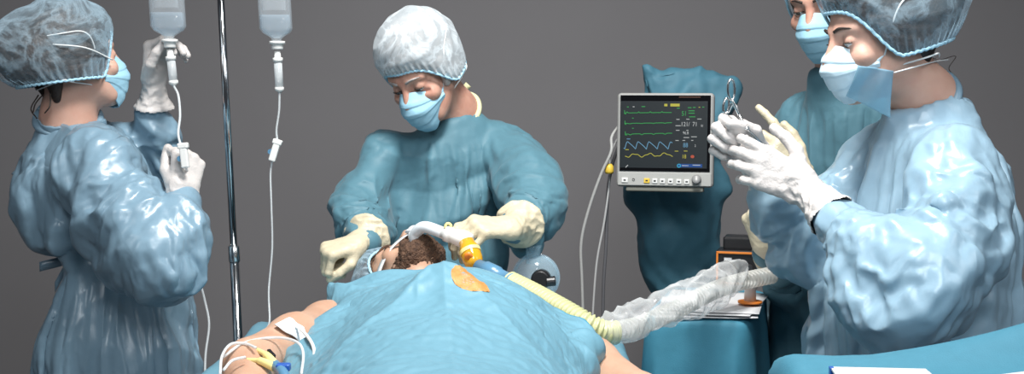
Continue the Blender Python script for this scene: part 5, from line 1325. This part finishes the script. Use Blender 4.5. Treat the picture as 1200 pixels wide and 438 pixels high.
# ------------------------------------------------------------------ needle holder
def needle_holder():
    px = W
    r = empty('needle_holder', px(874, 140, 2.31)); tag(r, 'shiny steel needle holder standing upright in the nurse white gloved hands', 'needle holder')
    Y0 = 2.305
    def ring(cx, cy, rx, ry, rot, Y):
        c = px(cx, cy, Y); a = np.linspace(0, 2 * np.pi, 33); k = Y / FPX
        x = rx * np.cos(a); y = ry * np.sin(a); X = x * math.cos(rot) - y * math.sin(rot); Yy = x * math.sin(rot) + y * math.cos(rot)
        return np.stack([c[0] + X * k, np.full(33, c[1]) + X * .0004, c[2] - Yy * k], 1)
    h1 = MB().tube(ring(857, 105, 4.2, 12, -.05, Y0), .0022, 10, False)
    h1.tube(catmull([px(858, 117, Y0), px(864, 130, Y0), px(872, 146, Y0), px(884, 160, Y0), px(892, 168, Y0 + .0)], 8), .0026, 10)
    h1.build('handle', M['steel'], r, True)
    h2 = MB().tube(ring(851, 124, 3.4, 9, .12, Y0 + .012), .0022, 10, False)
    h2.tube(catmull([px(853, 132, Y0 + .012), px(860, 121, Y0 + .006), px(868, 138, Y0 + .004), px(878, 154, Y0 + .003), px(891, 169, Y0 + .002)], 8), .0024, 10)
    h2.build('handle', M['steel'], r, True)
    MB().tube([px(866, 135, Y0 - .003), px(874, 149, Y0 - .003), px(893, 169, Y0)], [.0026, .003, .0022], 10).build('jaw', M['steel'], r, True)
    MB().lathe([(0, -.004), (.004, -.004), (.004, .004), (0, .004)], px(875, 150, Y0 - .002), basis(A(0, 0, 1), A(0, -1, 0)), 16).build('pivot', M['steel'], r, True)
needle_holder()

# ------------------------------------------------------------------ instrument table in the right foreground
def front_table():
    zt = 1.105
    r = empty('instrument_table', A(.80, 1.55, 0)); tag(r, 'instrument table under a blue cloth in the right foreground', 'table')
    MB().box((.82, 1.57, zt - .03), (.78, .42, .03)).build('table_top', M['chrome'], r, bevel=.005)
    for x in (.48, 1.16):
        for y in (1.41, 1.73): MB().tube([(x, y, 0), (x, y, zt - .04)], .014, 12).build('leg', M['chrome'], r, True)
    nu, nv = 170, 120
    x = np.linspace(.26, 1.36, nu); y = np.linspace(1.2, 2.02, nv); X, Yg = np.meshgrid(x, y, indexing='ij')
    xl, xr, yn, yb = .405, 1.23, 1.35, 1.83
    over = np.maximum(0, np.maximum(np.maximum(xl - X, X - xr), np.maximum(Yg - yb, yn - Yg)))
    Xc = np.clip(X, xl - .03, xr + .03); Yc = np.clip(Yg, yn - .03, yb + .03)
    roll = (.012 + .085 * sstep(.45, .95, X)) * np.exp(-((Yg - 1.765) / .055) ** 2) * (over <= .04)
    Z = zt - 2.1 * np.clip(over - .02, 0, 1) - .018 * sstep(0, .04, over) + roll
    Q = np.stack([Xc, Yc, Z], -1).reshape(-1, 3); dn = .003 * crumple(Q, 9, 5, 15, .5) + .004 * ridged(Q, 7, 12, A(1, .2, 0), .3)
    P = Q.reshape(nu, nv, 3) + (dn.reshape(nu, nv) + .003)[..., None] * A(0, 0, 1) * (over < .03)[..., None]
    o = sheet_obj('table_cloth', P, M['cloth_front'], None, .0025); tag(o, 'blue cloth with a thick rolled edge in the bottom right foreground', 'cloth')
    def packet(c, sx, sy, h, rot, lb, sheets, cover):
        e = empty('paper_packet', c); tag(e, lb, 'packet', 'white packets on the foreground cloth')
        cr_, sr_ = math.cos(rot), math.sin(rot); R = np.array([[cr_, -sr_, 0], [sr_, cr_, 0], [0, 0, 1.0]])
        for i in range(sheets): MB().box(A(*c) + A(.003 * math.sin(i * 2.1), .003 * math.cos(i * 1.7), h * (i + .5) / sheets), (sx, sy, h / sheets * .92), R).build('sheet', M['paper'], e, bevel=.001)
        if cover: MB().box(A(*c) + R[:, 0] * -(sx / 2 + .001) + R[:, 1] * sy * .42 + A(0, 0, h * .5), (.006, sy * .16, h), R).build('spine', M['royal'], e, bevel=.001)
    packet((.487, 1.645, zt + .008), .125, .085, .012, -.10, 'flat white paper packet with blue spine at the left end of foreground cloth', 3, True)
    packet((.715, 1.62, zt + .010), .145, .10, .012, .42, 'folded white gauze packet at the right end of foreground cloth', 3, False)
front_table()
